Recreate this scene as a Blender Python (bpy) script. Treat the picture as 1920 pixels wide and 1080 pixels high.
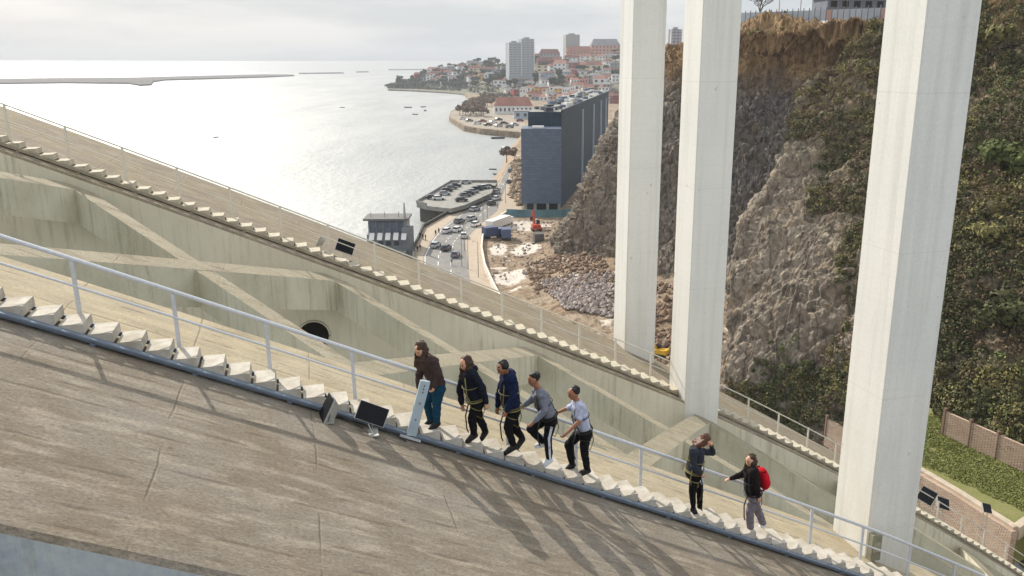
import bpy, bmesh, math, random
import numpy as np
from mathutils import Vector, Matrix, noise
R = math.radians
random.seed(7)
C = bpy.context.scene.collection
scn = bpy.context.scene
for o in list(bpy.data.objects): bpy.data.objects.remove(o)

# ------------------------------------------------------------------ camera, sky, sun, exposure
FPX, CX, TILT = 1572.1, 1022.5, 0.2651
CAMZ = 50.0
cd = bpy.data.cameras.new('camera'); cam = bpy.data.objects.new('camera', cd); C.objects.link(cam)
cam.location = (0, 0, CAMZ); cam.rotation_euler = (math.pi/2 - TILT, 0, 0)
cd.sensor_width = 36; cd.lens = FPX/1920*36; cd.shift_x = (960-CX)/1920
cd.clip_start = 0.5; cd.clip_end = 90000
scn.camera = cam
SUN_EL, SUN_AZ = R(33), R(-35.2)           # azimuth measured from +Y, negative = to the left
w = bpy.data.worlds.new('World'); scn.world = w; w.use_nodes = True
nt = w.node_tree; nt.nodes.clear()
wo = nt.nodes.new('ShaderNodeOutputWorld'); bg = nt.nodes.new('ShaderNodeBackground')
sky = nt.nodes.new('ShaderNodeTexSky'); sky.sky_type = 'NISHITA'; sky.sun_disc = False
sky.sun_elevation = SUN_EL; sky.sun_rotation = SUN_AZ; sky.altitude = 60
sky.air_density = 1.0; sky.dust_density = 3.0; sky.ozone_density = 1.0
tc = nt.nodes.new('ShaderNodeTexCoord'); mp_ = nt.nodes.new('ShaderNodeMapping'); mp_.inputs['Scale'].default_value = (1.2, 1.2, 7.0)
cn = nt.nodes.new('ShaderNodeTexNoise'); cn.inputs['Scale'].default_value = 2.6; cn.inputs['Detail'].default_value = 6; cn.inputs['Roughness'].default_value = .55
rp = nt.nodes.new('ShaderNodeValToRGB'); rp.color_ramp.elements[0].position = .42; rp.color_ramp.elements[1].position = .62
rp.color_ramp.elements[0].color = (7.9, 8.5, 9.0, 1); rp.color_ramp.elements[1].color = (10.6, 10.7, 10.8, 1)
mx = nt.nodes.new('ShaderNodeMix'); mx.data_type = 'RGBA'; mx.inputs[0].default_value = .93
L = nt.links.new
L(tc.outputs['Generated'], mp_.inputs[0]); L(mp_.outputs[0], cn.inputs['Vector']); L(cn.outputs[0], rp.inputs[0])
L(sky.outputs[0], mx.inputs[6]); sx = nt.nodes.new('ShaderNodeSeparateXYZ'); L(tc.outputs['Generated'], sx.inputs[0])        # an overcast veil is brighter overhead than at the horizon
zr = nt.nodes.new('ShaderNodeValToRGB'); zr.color_ramp.elements[0].position = 0.; zr.color_ramp.elements[0].color = (.5, .5, .5, 1); zr.color_ramp.elements[1].position = .8; zr.color_ramp.elements[1].color = (.72, .72, .72, 1)
e_ = zr.color_ramp.elements.new(.12); e_.color = (.5, .5, .5, 1)
L(sx.outputs[2], zr.inputs[0]); mz = nt.nodes.new('ShaderNodeMix'); mz.data_type = 'RGBA'; mz.blend_type = 'MULTIPLY'; mz.inputs[0].default_value = 1
L(rp.outputs[0], mz.inputs[6]); L(zr.outputs[0], mz.inputs[7]); L(mz.outputs[2], mx.inputs[7]); L(mx.outputs[2], bg.inputs[0]); L(bg.outputs[0], wo.inputs[0])
bg.inputs[1].default_value = 0.14
sd = bpy.data.lights.new('sun', 'SUN'); sd.energy = 4.9; sd.angle = R(0.6); sd.color = (1.0, .93, .82)
so = bpy.data.objects.new('sun', sd); C.objects.link(so)
sv = Vector((math.sin(SUN_AZ)*math.cos(SUN_EL), math.cos(SUN_AZ)*math.cos(SUN_EL), math.sin(SUN_EL)))
so.rotation_euler = sv.to_track_quat('Z', 'Y').to_euler(); so.location = (0, 0, 200)
scn.view_settings.view_transform = 'Standard'; scn.view_settings.look = 'None'
scn.view_settings.exposure = 0.22; scn.view_settings.gamma = 1
scn.render.engine = 'CYCLES'

# ------------------------------------------------------------------ layout maths (place points of the real scene)
TH = 0.2873; CT, ST = math.cos(TH), math.sin(TH)
def ray(u, v):
    xr = (u-CX)/FPX; yc = (540-v)/FPX
    return (xr, math.cos(TILT)+yc*math.sin(TILT), -math.sin(TILT)+yc*math.cos(TILT))
def at(u, v, Y):
    d = ray(u, v); l = Y/d[1]; return Vector((d[0]*l, Y, d[2]*l+CAMZ))
def gnd(u, v, z):
    d = ray(u, v); l = (z-CAMZ)/d[2]; return Vector((d[0]*l, d[1]*l, z))
def zf(m): return -5.0246 - .4647*m - .0017*m*m - (.03*(m-11)+.0038*(m-11)**2 if m > 11 else 0)       # the curve of the arch's upper face, below the camera
def onp(u, v, p):                                     # bridge coordinates (m along, p across, z) of a point at offset p
    d = ray(u, v); l = p/(-ST*d[0]+CT*d[1])
    return Vector(((CT*d[0]+ST*d[1])*l, p, d[2]*l))

# ------------------------------------------------------------------ helpers
def tag(o, label=None, cat=None, group=None, kind=None):
    if label: o['label'] = label
    if cat: o['category'] = cat
    if group: o['group'] = group
    if kind: o['kind'] = kind
    return o
def empty(name, loc=(0,0,0), rz=0, **k):
    o = bpy.data.objects.new(name, None); C.objects.link(o); o.location = loc; o.rotation_euler = (0, 0, rz)
    o.empty_display_size = .2
    return tag(o, **k)
def copy_tree(o, parent=None):
    c = o.copy(); C.objects.link(c)
    if parent: c.parent = parent
    for ch in list(o.children): copy_tree(ch, c)
    return c
class MB:
    def __init__(s): s.v = []; s.f = []; s.mi = []; s.cur = 0
    def add(s, vs, fs):
        b = len(s.v); s.v += [tuple(x) for x in vs]
        for f in fs: s.f.append(tuple(b+i for i in f)); s.mi.append(s.cur)
        return s
    def box(s, c, d, rz=0, M=None):
        x, y, z = d[0]/2, d[1]/2, d[2]/2
        vs = [Vector((i*x, j*y, k*z)) for i in (-1, 1) for j in (-1, 1) for k in (-1, 1)]
        if M is not None: vs = [M @ q for q in vs]
        if rz: m = Matrix.Rotation(rz, 3, 'Z'); vs = [m @ q for q in vs]
        c = Vector(c)
        return s.add([q+c for q in vs], [(0,1,3,2),(4,6,7,5),(0,4,5,1),(2,3,7,6),(0,2,6,4),(1,5,7,3)])
    def bar(s, a, b, wd, ht, up=(0,0,1)):              # rectangular bar from a to b
        a = Vector(a); b = Vector(b); d = (b-a).normalized(); sd_ = d.cross(Vector(up)).normalized(); u = sd_.cross(d)
        vs = []
        for q in (a, b):
            for i, j in ((-1,-1),(1,-1),(1,1),(-1,1)): vs.append(q+sd_*i*wd/2+u*j*ht/2)
        return s.add(vs, [(0,3,2,1),(4,5,6,7),(0,1,5,4),(1,2,6,5),(2,3,7,6),(3,0,4,7)])
    def tube(s, pts, rad, n=8, caps=True):
        pts = [Vector(q) for q in pts]; k = len(pts)
        if not hasattr(rad, '__len__'): rad = [rad]*k
        vs = []
        for i, q in enumerate(pts):
            d = (pts[min(i+1, k-1)]-pts[max(i-1, 0)]).normalized()
            h = Vector((0,0,1)) if abs(d.z) < .9 else Vector((1,0,0))
            a = d.cross(h).normalized(); b = d.cross(a)
            for j in range(n):
                t = 2*math.pi*j/n; vs.append(q+(a*math.cos(t)+b*math.sin(t))*rad[i])
        fs = [(i*n+j, i*n+(j+1) % n, (i+1)*n+(j+1) % n, (i+1)*n+j) for i in range(k-1) for j in range(n)]
        if caps: fs += [tuple(range(n))[::-1], tuple((k-1)*n+j for j in range(n))]
        return s.add(vs, fs)
    def prism(s, poly, z0, z1):
        n = len(poly); vs = [(q[0], q[1], z0) for q in poly]+[(q[0], q[1], z1) for q in poly]
        return s.add(vs, [tuple(range(n))[::-1], tuple(range(n, 2*n))]+[(i, (i+1) % n, n+(i+1) % n, n+i) for i in range(n)])
    def sphere(s, c, r, n=10, m=7, M=None):
        c = Vector(c); rr = r if hasattr(r, '__len__') else (r, r, r); vs = []
        for i in range(1, m):
            a = math.pi*i/m
            for j in range(n):
                t = 2*math.pi*j/n; q = Vector((rr[0]*math.sin(a)*math.cos(t), rr[1]*math.sin(a)*math.sin(t), rr[2]*math.cos(a)))
                vs.append(c+(M @ q if M is not None else q))
        for z in (rr[2], -rr[2]):
            q = Vector((0, 0, z)); vs.append(c+(M @ q if M is not None else q))
        tp = len(vs)-2; bt = len(vs)-1
        fs = [(i*n+j, (i+1)*n+j, (i+1)*n+(j+1) % n, i*n+(j+1) % n) for i in range(m-2) for j in range(n)]
        fs += [(tp, j, (j+1) % n) for j in range(n)]+[(bt, (m-2)*n+(j+1) % n, (m-2)*n+j) for j in range(n)]
        return s.add(vs, fs)
    def cap(s, a, b, ra, rb=None, n=12):               # closed tapered capsule
        rb = ra if rb is None else rb; a = Vector(a); b = Vector(b)
        d = b-a
        if d.length < 1e-5: return s.sphere(a, ra)
        d.normalize(); h = Vector((0,0,1)) if abs(d.z) < .9 else Vector((1,0,0))
        x = d.cross(h).normalized(); y = d.cross(x); vs = []; K = 4; rings = []
        for i in range(K, 0, -1):
            t = math.pi/2*i/(K+.0); rings.append((a-d*ra*math.sin(t*.98), ra*math.cos(t*.98)))
        rings.append((a, ra)); rings.append((b, rb))
        for i in range(1, K+1):
            t = math.pi/2*i/K; rings.append((b+d*rb*math.sin(t*.98), rb*math.cos(t*.98)))
        for q, r in rings:
            for j in range(n):
                t = 2*math.pi*j/n; vs.append(q+(x*math.cos(t)+y*math.sin(t))*r)
        k = len(rings)
        fs = [(i*n+j, i*n+(j+1) % n, (i+1)*n+(j+1) % n, (i+1)*n+j) for i in range(k-1) for j in range(n)]
        fs += [tuple(range(n))[::-1], tuple((k-1)*n+j for j in range(n))]
        return s.add(vs, fs)
    def ring(s, c, axis, rx, ry, r, n=20, side=None):  # elliptical hoop round an axis
        ax = Vector(axis).normalized(); x = (Vector(side) if side else Vector((0,1,0))); x = (x-ax*x.dot(ax)).normalized(); y = ax.cross(x)
        pts = [Vector(c)+x*rx*math.cos(2*math.pi*i/n)+y*ry*math.sin(2*math.pi*i/n) for i in range(n+1)]
        return s.tube(pts, r, 6)
    def build(s, name, mats, parent=None, smooth=False, remesh=None, fixn=False, folds=0):
        me = bpy.data.meshes.new(name); me.from_pydata(s.v, [], s.f)
        if not isinstance(mats, (list, tuple)): mats = [mats]
        for m in mats: me.materials.append(m)
        if len(mats) > 1: me.polygons.foreach_set('material_index', s.mi)
        me.update()
        if fixn:
            bm = bmesh.new(); bm.from_mesh(me); bmesh.ops.recalc_face_normals(bm, faces=bm.faces); bm.to_mesh(me); bm.free()
        o = bpy.data.objects.new(name, me); C.objects.link(o)
        if remesh:
            m = o.modifiers.new('r', 'REMESH'); m.mode = 'VOXEL'; m.voxel_size = remesh
            sm = o.modifiers.new('s', 'SMOOTH'); sm.iterations = 3; sm.factor = .5
            dg = bpy.context.evaluated_depsgraph_get(); me2 = bpy.data.meshes.new_from_object(o.evaluated_get(dg))
            o.modifiers.clear(); o.data = me2; me2.name = name
            if not len(me2.materials): me2.materials.append(mats[0])
            smooth = True
            if folds:
                for v_ in me2.vertices:
                    q = v_.co; d_ = noise.noise(Vector((q.x*9, q.y*9, q.z*14)))*.6+noise.noise(Vector((q.x*22, q.y*22, q.z*30)))*.4; v_.co = q+v_.normal*d_*folds
        if smooth: o.data.polygons.foreach_set('use_smooth', [True]*len(o.data.polygons))
        if parent: o.parent = parent
        return o
def np_mesh(name, verts, quads, mat_, parent=None, smooth=False):
    me = bpy.data.meshes.new(name); nv, nf = len(verts), len(quads); k = quads.shape[1]
    me.vertices.add(nv); me.vertices.foreach_set('co', verts.astype(np.float32).ravel())
    me.loops.add(nf*k); me.loops.foreach_set('vertex_index', quads.astype(np.int32).ravel())
    me.polygons.add(nf); me.polygons.foreach_set('loop_start', np.arange(0, nf*k, k, dtype=np.int32))
    me.polygons.foreach_set('use_smooth', np.full(nf, smooth))
    me.materials.append(mat_); me.update(); me.validate()
    o = bpy.data.objects.new(name, me); C.objects.link(o)
    if parent: o.parent = parent
    return o

# ------------------------------------------------------------------ materials
def srgb(c): return tuple(((x/255)/12.92 if x <= 10 else (((x/255)+.055)/1.055)**2.4) for x in c)+(1,)
class N:                                              # tiny node-graph helper
    def __init__(s, name, rough=.8, spec=.3):
        s.m = bpy.data.materials.new(name); s.m.use_nodes = True; s.t = s.m.node_tree
        s.b = s.t.nodes['Principled BSDF']; s.b.inputs['Roughness'].default_value = rough
        s.b.inputs['Specular IOR Level'].default_value = spec
        s.co = s.t.nodes.new('ShaderNodeTexCoord').outputs['Object']
    def n(s, typ, **k):
        x = s.t.nodes.new(typ)
        for a, b in k.items(): setattr(x, a, b)
        return x
    def map(s, scale=(1,1,1), rot=(0,0,0), src=None):
        x = s.n('ShaderNodeMapping'); x.inputs['Scale'].default_value = scale; x.inputs['Rotation'].default_value = rot
        s.t.links.new(src or s.co, x.inputs[0]); return x.outputs[0]
    def noise(s, scale, detail=5, rough=.55, vec=None, dist=0):
        x = s.n('ShaderNodeTexNoise'); x.inputs['Scale'].default_value = scale; x.inputs['Detail'].default_value = detail
        x.inputs['Roughness'].default_value = rough; x.inputs['Distortion'].default_value = dist
        s.t.links.new(vec or s.co, x.inputs['Vector']); return x.outputs[0]
    def vor(s, scale, vec=None, feat='F1', out=0):
        x = s.n('ShaderNodeTexVoronoi', feature=feat); x.inputs['Scale'].default_value = scale
        s.t.links.new(vec or s.co, x.inputs['Vector']); return x.outputs[out]
    def ramp(s, src, stops):
        x = s.n('ShaderNodeValToRGB'); cr = x.color_ramp
        while len(cr.elements) < len(stops): cr.elements.new(.5)
        for e, (p, c) in zip(cr.elements, stops):
            e.position = p; e.color = c if hasattr(c, '__len__') else (c, c, c, 1)
        s.t.links.new(src, x.inputs[0]); return x.outputs[0]
    def mix(s, f, a, b, mode='MIX'):
        x = s.n('ShaderNodeMix', data_type='RGBA', blend_type=mode)
        for i, q in ((0, f), (6, a), (7, b)):
            if isinstance(q, (int, float)): x.inputs[i].default_value = q
            elif isinstance(q, tuple): x.inputs[i].default_value = q
            else: s.t.links.new(q, x.inputs[i])
        return x.outputs[2]
    def math(s, op, a, b=0.):
        x = s.n('ShaderNodeMath', operation=op)
        for i, q in ((0, a), (1, b)):
            if isinstance(q, (int, float)): x.inputs[i].default_value = q
            else: s.t.links.new(q, x.inputs[i])
        return x.outputs[0]
    def sep(s, src=None):
        x = s.n('ShaderNodeSeparateXYZ'); s.t.links.new(src or s.co, x.inputs[0]); return x.outputs
    def comb(s, x_, y_, z_):
        x = s.n('ShaderNodeCombineXYZ')
        for i, q in enumerate((x_, y_, z_)):
            if isinstance(q, (int, float)): x.inputs[i].default_value = q
            else: s.t.links.new(q, x.inputs[i])
        return x.outputs[0]
    def nz(s):
        g = s.n('ShaderNodeNewGeometry'); x = s.n('ShaderNodeSeparateXYZ'); s.t.links.new(g.outputs['Normal'], x.inputs[0]); return x.outputs[2]
    def col(s, c):
        if isinstance(c, tuple): s.b.inputs['Base Color'].default_value = c
        else: s.t.links.new(c, s.b.inputs['Base Color'])
        return s
    def bump(s, h, strength=.5, dist=.02):
        x = s.n('ShaderNodeBump'); x.inputs['Strength'].default_value = strength; x.inputs['Distance'].default_value = dist
        s.t.links.new(h, x.inputs['Height']); s.t.links.new(x.outputs[0], s.b.inputs['Normal']); return s
def plain(name, c, rough=.6, var=.12, scale=6, spec=.35, metal=0):
    k = N(name, rough, spec); k.b.inputs['Metallic'].default_value = metal
    f = k.noise(scale, 4); lo = tuple(x*(1-var) for x in c[:3])+(1,); hi = tuple(min(1, x*(1+var)) for x in c[:3])+(1,)
    k.col(k.ramp(f, [(.3, lo), (.7, hi)])); return k.m
def rgb(r, g, b): return srgb((r, g, b))

def rib_material(name, top_a, top_b, top_c, side_a, side_b, inner=None):
    k = N(name, .9, .2)
    x, y, z = k.sep()
    pl = k.comb(x, y, 0.)                                  # plan coordinates of the deck face
    big = k.noise(.55, 4, .6, pl); streak = k.noise(1., 6, .7, k.map((.9, 3.4, 1), src=pl), .5)
    fine = k.noise(26, 5, .7, pl); mid = k.noise(3.2, 5, .6, k.map((.5, 1.6, 1), src=pl))
    c = k.mix(k.ramp(big, [(.36, 0.), (.62, 1.)]), top_a, top_b)
    c = k.mix(k.ramp(streak, [(.46, 0.), (.70, .38)]), c, top_c)
    blot = k.noise(1.3, 6, .72, pl); c = k.mix(k.ramp(blot, [(.52, 0.), (.64, .5)]), c, rgb(108, 98, 84)); c = k.mix(k.ramp(blot, [(.34, .5), (.44, 0.)]), c, rgb(150, 141, 127))
    c = k.mix(k.ramp(mid, [(.50, 0.), (.66, .5)]), c, rgb(166, 156, 140))
    c = k.mix(1., c, k.ramp(fine, [(.25, .62), (.5, 1.), (.8, 1.25)]), 'MULTIPLY')
    if inner: c = k.mix(k.math('MULTIPLY', k.ramp(k.math('ADD', k.math('SUBTRACT', y, 12.2), k.math('MULTIPLY', k.noise(.9, 3, .5, pl), .5)), [(.2, 0.), (.75, .8)]), k.ramp(k.noise(2.5, 5, .6, k.map((.5, 1.5, 1), src=pl)), [(.3, .45), (.7, 1.)])), c, inner)
    grain = k.noise(42, 4, .85, k.map((.45, 1.5, 1), src=pl)); c = k.mix(1., c, k.ramp(grain, [(.32, .58), (.5, 1.), (.70, 1.32)]), 'MULTIPLY')
    # board joints along the arch and pour joints across it
    wob = k.math('MULTIPLY', k.noise(.8, 3, .5, pl), .12)
    jl = k.math('PINGPONG', k.math('ADD', y, wob), .19); ja = k.math('PINGPONG', k.math('ADD', x, k.math('MULTIPLY', wob, .8)), .83)
    jm = k.math('MULTIPLY', k.ramp(jl, [(.0, 1.), (.055, 0.)]), k.ramp(k.noise(1.7, 2, .5, pl), [(.48, 0.), (.60, .75)]))
    jn = k.math('MULTIPLY', k.ramp(ja, [(.0, 1.), (.018, 0.)]), k.ramp(k.noise(.9, 3, .6, pl), [(.45, 0.), (.56, .8)]))
    j = k.math('MAXIMUM', jm, jn)
    crk = k.vor(.42, k.map((1, 1, 1), src=k.mix(.12, pl, k.n('ShaderNodeTexNoise').outputs[1])), 'DISTANCE_TO_EDGE')
    crm = k.math('MULTIPLY', k.ramp(crk, [(.0, 1.), (.006, 0.)]), k.ramp(k.noise(.35, 2, .5, pl), [(.56, 0.), (.64, .45)]))
    j = k.math('MAXIMUM', j, crm)
    c = k.mix(k.math('MULTIPLY', j, .55), c, rgb(96, 84, 70))
    pit = k.ramp(k.noise(7, 3, .5, pl), [(.70, 0.), (.76, .7)])
    c = k.mix(pit, c, rgb(84, 74, 62))
    # vertical faces: drip streaks
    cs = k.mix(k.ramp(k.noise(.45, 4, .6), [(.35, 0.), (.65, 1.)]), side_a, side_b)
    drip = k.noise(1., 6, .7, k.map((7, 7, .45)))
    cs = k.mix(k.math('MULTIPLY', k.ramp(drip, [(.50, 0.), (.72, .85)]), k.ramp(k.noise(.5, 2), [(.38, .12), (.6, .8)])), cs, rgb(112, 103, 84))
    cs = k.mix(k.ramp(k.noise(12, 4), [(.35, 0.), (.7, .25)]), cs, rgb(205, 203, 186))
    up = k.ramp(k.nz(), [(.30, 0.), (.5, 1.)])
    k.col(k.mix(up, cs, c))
    hgt = k.math('ADD', k.math('MULTIPLY', fine, .5), k.math('ADD', streak, k.math('MULTIPLY', j, -1.2)))
    k.bump(hgt, .45, .03); return k.m
M = {}
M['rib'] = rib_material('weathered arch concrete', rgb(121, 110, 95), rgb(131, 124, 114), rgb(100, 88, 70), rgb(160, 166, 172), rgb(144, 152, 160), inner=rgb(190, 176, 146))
M['rib_far'] = rib_material('weathered far arch concrete', rgb(136, 125, 102), rgb(130, 120, 106), rgb(108, 94, 74), rgb(212, 205, 186), rgb(196, 189, 168))
M['brace'] = rib_material('brace concrete', rgb(158, 150, 130), rgb(148, 140, 120), rgb(126, 116, 94), rgb(202, 196, 176), rgb(174, 168, 146))
def pillar_mat():
    k = N('painted pillar concrete', .75, .25)
    drip = k.noise(1., 6, .65, k.map((3.5, 3.5, .12))); f = k.noise(18, 4); b = k.noise(.35, 4)
    c = k.mix(k.ramp(b, [(.35, 0.), (.65, 1.)]), (.76, .75, .71, 1), (.71, .705, .67, 1))
    c = k.mix(k.ramp(drip, [(.5, 0.), (.75, .6)]), c, (.54, .53, .48, 1))
    c = k.mix(1., c, k.ramp(f, [(.3, .95), (.7, 1.03)]), 'MULTIPLY')
    x, y, z = k.sep(); zz = k.math('PINGPONG', k.math('ADD', z, .6), 1.55)
    c = k.mix(k.ramp(zz, [(.0, .35), (.012, 0.)]), c, (.42, .42, .39, 1))
    c = k.mix(k.ramp(k.noise(3.1, 3), [(.70, 0.), (.75, .5)]), c, (.36, .33, .27, 1))
    bl = k.math('PINGPONG', z, .30); c = k.mix(k.ramp(bl, [(.0, .05), (.04, 0.)]), c, (.42, .42, .39, 1))
    lo = k.ramp(k.math('MULTIPLY', k.math('ADD', z, 11.), .22), [(0., .5), (1., 0.)]); c = k.mix(k.math('MULTIPLY', lo, k.ramp(k.noise(1., 6, .7, k.map((2.5, 2.5, .5))), [(.42, 0.), (.7, 1.)])), c, (.50, .46, .37, 1))
    k.col(c); k.bump(f, .15, .01); return k.m
M['pillar'] = pillar_mat()
k = N('pale precast steps', .9, .2); c = k.mix(k.ramp(k.noise(5, 5, .65), [(.38, 0.), (.62, 1.)]), rgb(190, 184, 174), rgb(170, 163, 150)); c = k.mix(k.ramp(k.noise(1.7, 6, .7), [(.50, 0.), (.66, .6)]), c, rgb(140, 130, 112)); c = k.mix(k.ramp(k.noise(30, 4, .7), [(.60, 0.), (.70, .5)]), c, rgb(120, 110, 94)); k.col(c); k.bump(k.noise(22, 5), .3, .01); M['step'] = k.m
M['step_far'] = plain('weathered pale steps', rgb(178, 170, 152), .9, .2, 9); M['beam_far'] = plain('weathered stringer', rgb(158, 148, 128), .8, .2, 4); M['rail_far'] = plain('pale painted rail', rgb(206, 202, 188), .6, .08)
M['galv'] = plain('galvanised steel', rgb(200, 203, 208), .5, .08, 20, .5, .25)
M['beam'] = plain('blue grey stringer steel', rgb(118, 130, 146), .55, .12, 10, .5, .2)
M['dark'] = plain('black plastic', (.018, .018, .02, 1), .4, .1)
M['black_metal'] = plain('black metal', (.03, .03, .032, 1), .5, .2)
M['glass_dark'] = plain('dark glass', (.02, .025, .035, 1), .15, .1, 3, .5); M['lens'] = plain('black lens', (.012, .013, .016, 1), .5, .1, 3, .12)
M['silver'] = plain('silver housing', rgb(176, 176, 172), .45, .1, 14, .5, .4)
M['white'] = plain('white paint', rgb(226, 226, 222), .5, .05)
M['skin'] = plain('skin', rgb(208, 158, 130), .55, .06, 20)
M['skin_dark'] = plain('tanned skin', rgb(156, 108, 82), .55, .06, 20)

# ------------------------------------------------------------------ the bridge (local axes: x along the arches, y across, z up)
P = dict(near0=7.363, stair=12.07, near1=14.715, far0=22.557, stair_far=23.04, far1=28.895)
bridge = empty('arch_bridge', (0, 0, CAMZ), TH, label='pale concrete double arch bridge with tall white pillars rising from its two ribs', cat='bridge')
def arch_rib(p0, p1, m0, m1, depth, mat_):
    k = int((m1-m0)/.5); mb = MB(); ms = [m0+(m1-m0)*i/k for i in range(k+1)]
    prof = [(p0+.05, 0), (p1-.05, 0), (p1, -.06), (p1, -depth), (p0, -depth), (p0, -.06)]; n = len(prof)
    vs = [(m, p, zf(m)+dz) for m in ms for p, dz in prof]
    fs = [(i*n+j, (i+1)*n+j, (i+1)*n+(j+1) % n, i*n+(j+1) % n) for i in range(k) for j in range(n)]
    fs += [tuple(range(n)), tuple(k*n+j for j in range(n))[::-1]]
    mb.add(vs, fs); return mb.build('arch_rib', mat_, bridge, fixn=True)
nr = arch_rib(P['near0'], P['near1'], -30, 60, 5.2, M['rib']); tag(nr, 'near arch rib carrying the walking group')
fr = arch_rib(P['far0'], P['far1'], -40, 75, 5.2, M['rib_far']); tag(fr, 'far arch rib in front of the river')
PM, PA, PB = 11.295, 1.218, 1.209
def pillar(m, p, ztop, zbot):
    mb = MB(); c = .03; a, b = PA, PB
    pl = [(m+c, p), (m+a-c, p), (m+a, p+c), (m+a, p+b-c), (m+a-c, p+b), (m+c, p+b), (m, p+b-c), (m, p+c)]
    mb.prism(pl, zbot, ztop); return mb.build('pillar', M['pillar'], bridge, fixn=True)
pa = pillar(PM, P['far1']-PB+.01, 20, zf(PM+PA)-.8); pb = pillar(PM, P['far0']-.01, 20, zf(PM+PA)-.8); pc = pillar(PM, P['near1']-PB+.01, 20, zf(PM+PA)-.8)
tag(pa, 'white pillar on the outer edge of the far rib, the slimmest in view'); tag(pb, 'white pillar on the inner edge of the far rib'); tag(pc, 'broad white pillar on the near rib beside the lower stairs')
# cross bracing between the ribs
def brace(mn, mf, wd=.50, ht=.82, drop=.06):
    a = Vector((mn, P['near1'], 0)); b = Vector((mf, P['far0'], 0)); d = (b-a); nrm = Vector((d.y, -d.x, 0)).normalized()*wd/2
    mb = MB(); vs = []; K = 12
    for i in range(K+1):
        q = a+d*i/K; z = zf(q.x)-drop-.16*(i/K)
        for sgn, dz in ((-1, 0), (1, 0), (1, -ht), (-1, -ht)): vs.append((q.x+nrm.x*sgn, q.y+nrm.y*sgn, zf(q.x+nrm.x*sgn)-drop-.2*(i/K)+dz))
    fs = [(i*4+j, (i+1)*4+j, (i+1)*4+(j+1) % 4, i*4+(j+1) % 4) for i in range(K) for j in range(4)]
    mb.add(vs, fs); return mb.build('brace', M['brace'], bridge, fixn=True)
nodes = [-22.2, -16.5, -10.8, -5.1, .75, 6.3, 12.0, 17.7, 23.4, 29.1]
for i in range(len(nodes)-1):
    brace(nodes[i], nodes[i+1]); brace(nodes[i+1], nodes[i], drop=.075)
# manhole in the far rib: rim round a flat disc, inner shade painted black
mh = MB(); mc = onp(588, 630, P['far0']); hp = []
mh.ring((mc.x, P['far0']-.012, mc.z), (0, 1, 0), .43, .43, .03, 28, side=(1, 0, 0)); mh.build('manhole_rim', M['brace'], bridge, smooth=True)
mh = MB(); n = 28
mh.add([(mc.x+.42*math.cos(2*math.pi*i/n), P['far0']-.006, mc.z+.42*math.sin(2*math.pi*i/n)) for i in range(n)], [tuple(range(n))])
mh.build('manhole', plain('painted manhole shade', (.012, .010, .008, 1), .95, .2), bridge)

# ------------------------------------------------------------------ stairs and railings
def staircase(p, label, m0, m1, far=False):
    smat = M['step_far'] if far else M['step']; bmat = M['beam_far'] if far else M['beam']; zo = .17 if far else .205
    t = empty('staircase', (0, 0, CAMZ), TH, label=label, cat='stairs')
    wd = .54; run = .34
    sb = MB(); K = 80; ms = [m0+(m1-m0)*i/K for i in range(K+1)]
    def strip(py, wy, z0, z1):
        vs = [(m, py+a*wy, zf(m)+z) for m in ms for a, z in ((0, z0), (1, z0), (1, z1), (0, z1))]
        fs = [(i*4+j, (i+1)*4+j, (i+1)*4+(j+1) % 4, i*4+(j+1) % 4) for i in range(K) for j in range(4)]+[(0, 1, 2, 3), (K*4+3, K*4+2, K*4+1, K*4)]
        return MB().add(vs, fs)
    strip(p-.045, .05, .03, .115).build('stringer', bmat, t, fixn=True)
    if not far: strip(p-.095, .05, .085, .115).build('stringer_flange', bmat, t, fixn=True)
    strip(p+wd+.003, .04, .03, .10).build('stringer', bmat, t, fixn=True)
    n = int((m1-m0)/run)
    ks = [k for k in range(n)]
    seen = [k for k in ks if (m0+k*run) > (-5.5 if not far else -10.5)][:100]
    rest = MB(); nrest = 0
    for k in ks:
        m = m0+k*run; z = zf(m+.17)+zo; mb = MB() if k in seen else rest
        tz = random.uniform(-.006, .006)
        # wedge step: level tread, short riser on the downhill side, sloping underside
        pr = [(m+.0+random.uniform(-.005, .005), z), (m+.302+random.uniform(-.005, .005), z+tz), (m+.310, z-.135), (m+.28, z-.17), (m+.01, z-.055)]
        vs = [(a, p+.012, b) for a, b in pr]+[(a, p+wd-.012, b) for a, b in pr]; q = len(pr)
        mb.add(vs, [tuple(range(q))[::-1], tuple(range(q, 2*q))]+[(i, (i+1) % q, q+(i+1) % q, q+i) for i in range(q)])
        if k in seen: mb.build('step', smat, t, fixn=True)
        else: nrest += 1
    if nrest: tag(rest.build('steps', smat, t, fixn=True), kind='stuff')
    # short feet under the stringers
    ft = MB(); m = m0+.3
    for i in range(int((m1-m0)/1.235)):
        for py in (p-.02, p+wd+.02): ft.box((m, py, zf(m)+.02), (.06, .05, .07))
        m += 1.235
    ft.build('bracket', bmat, t)
    return t
staircase(P['stair'], 'flight of pale steps on the near rib under the feet of the group', -5.6, 15.3)
staircase(P['stair_far'], 'flight of pale steps running down the far rib between the two ribs\' pillars', -10.4, 36, far=True)
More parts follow.
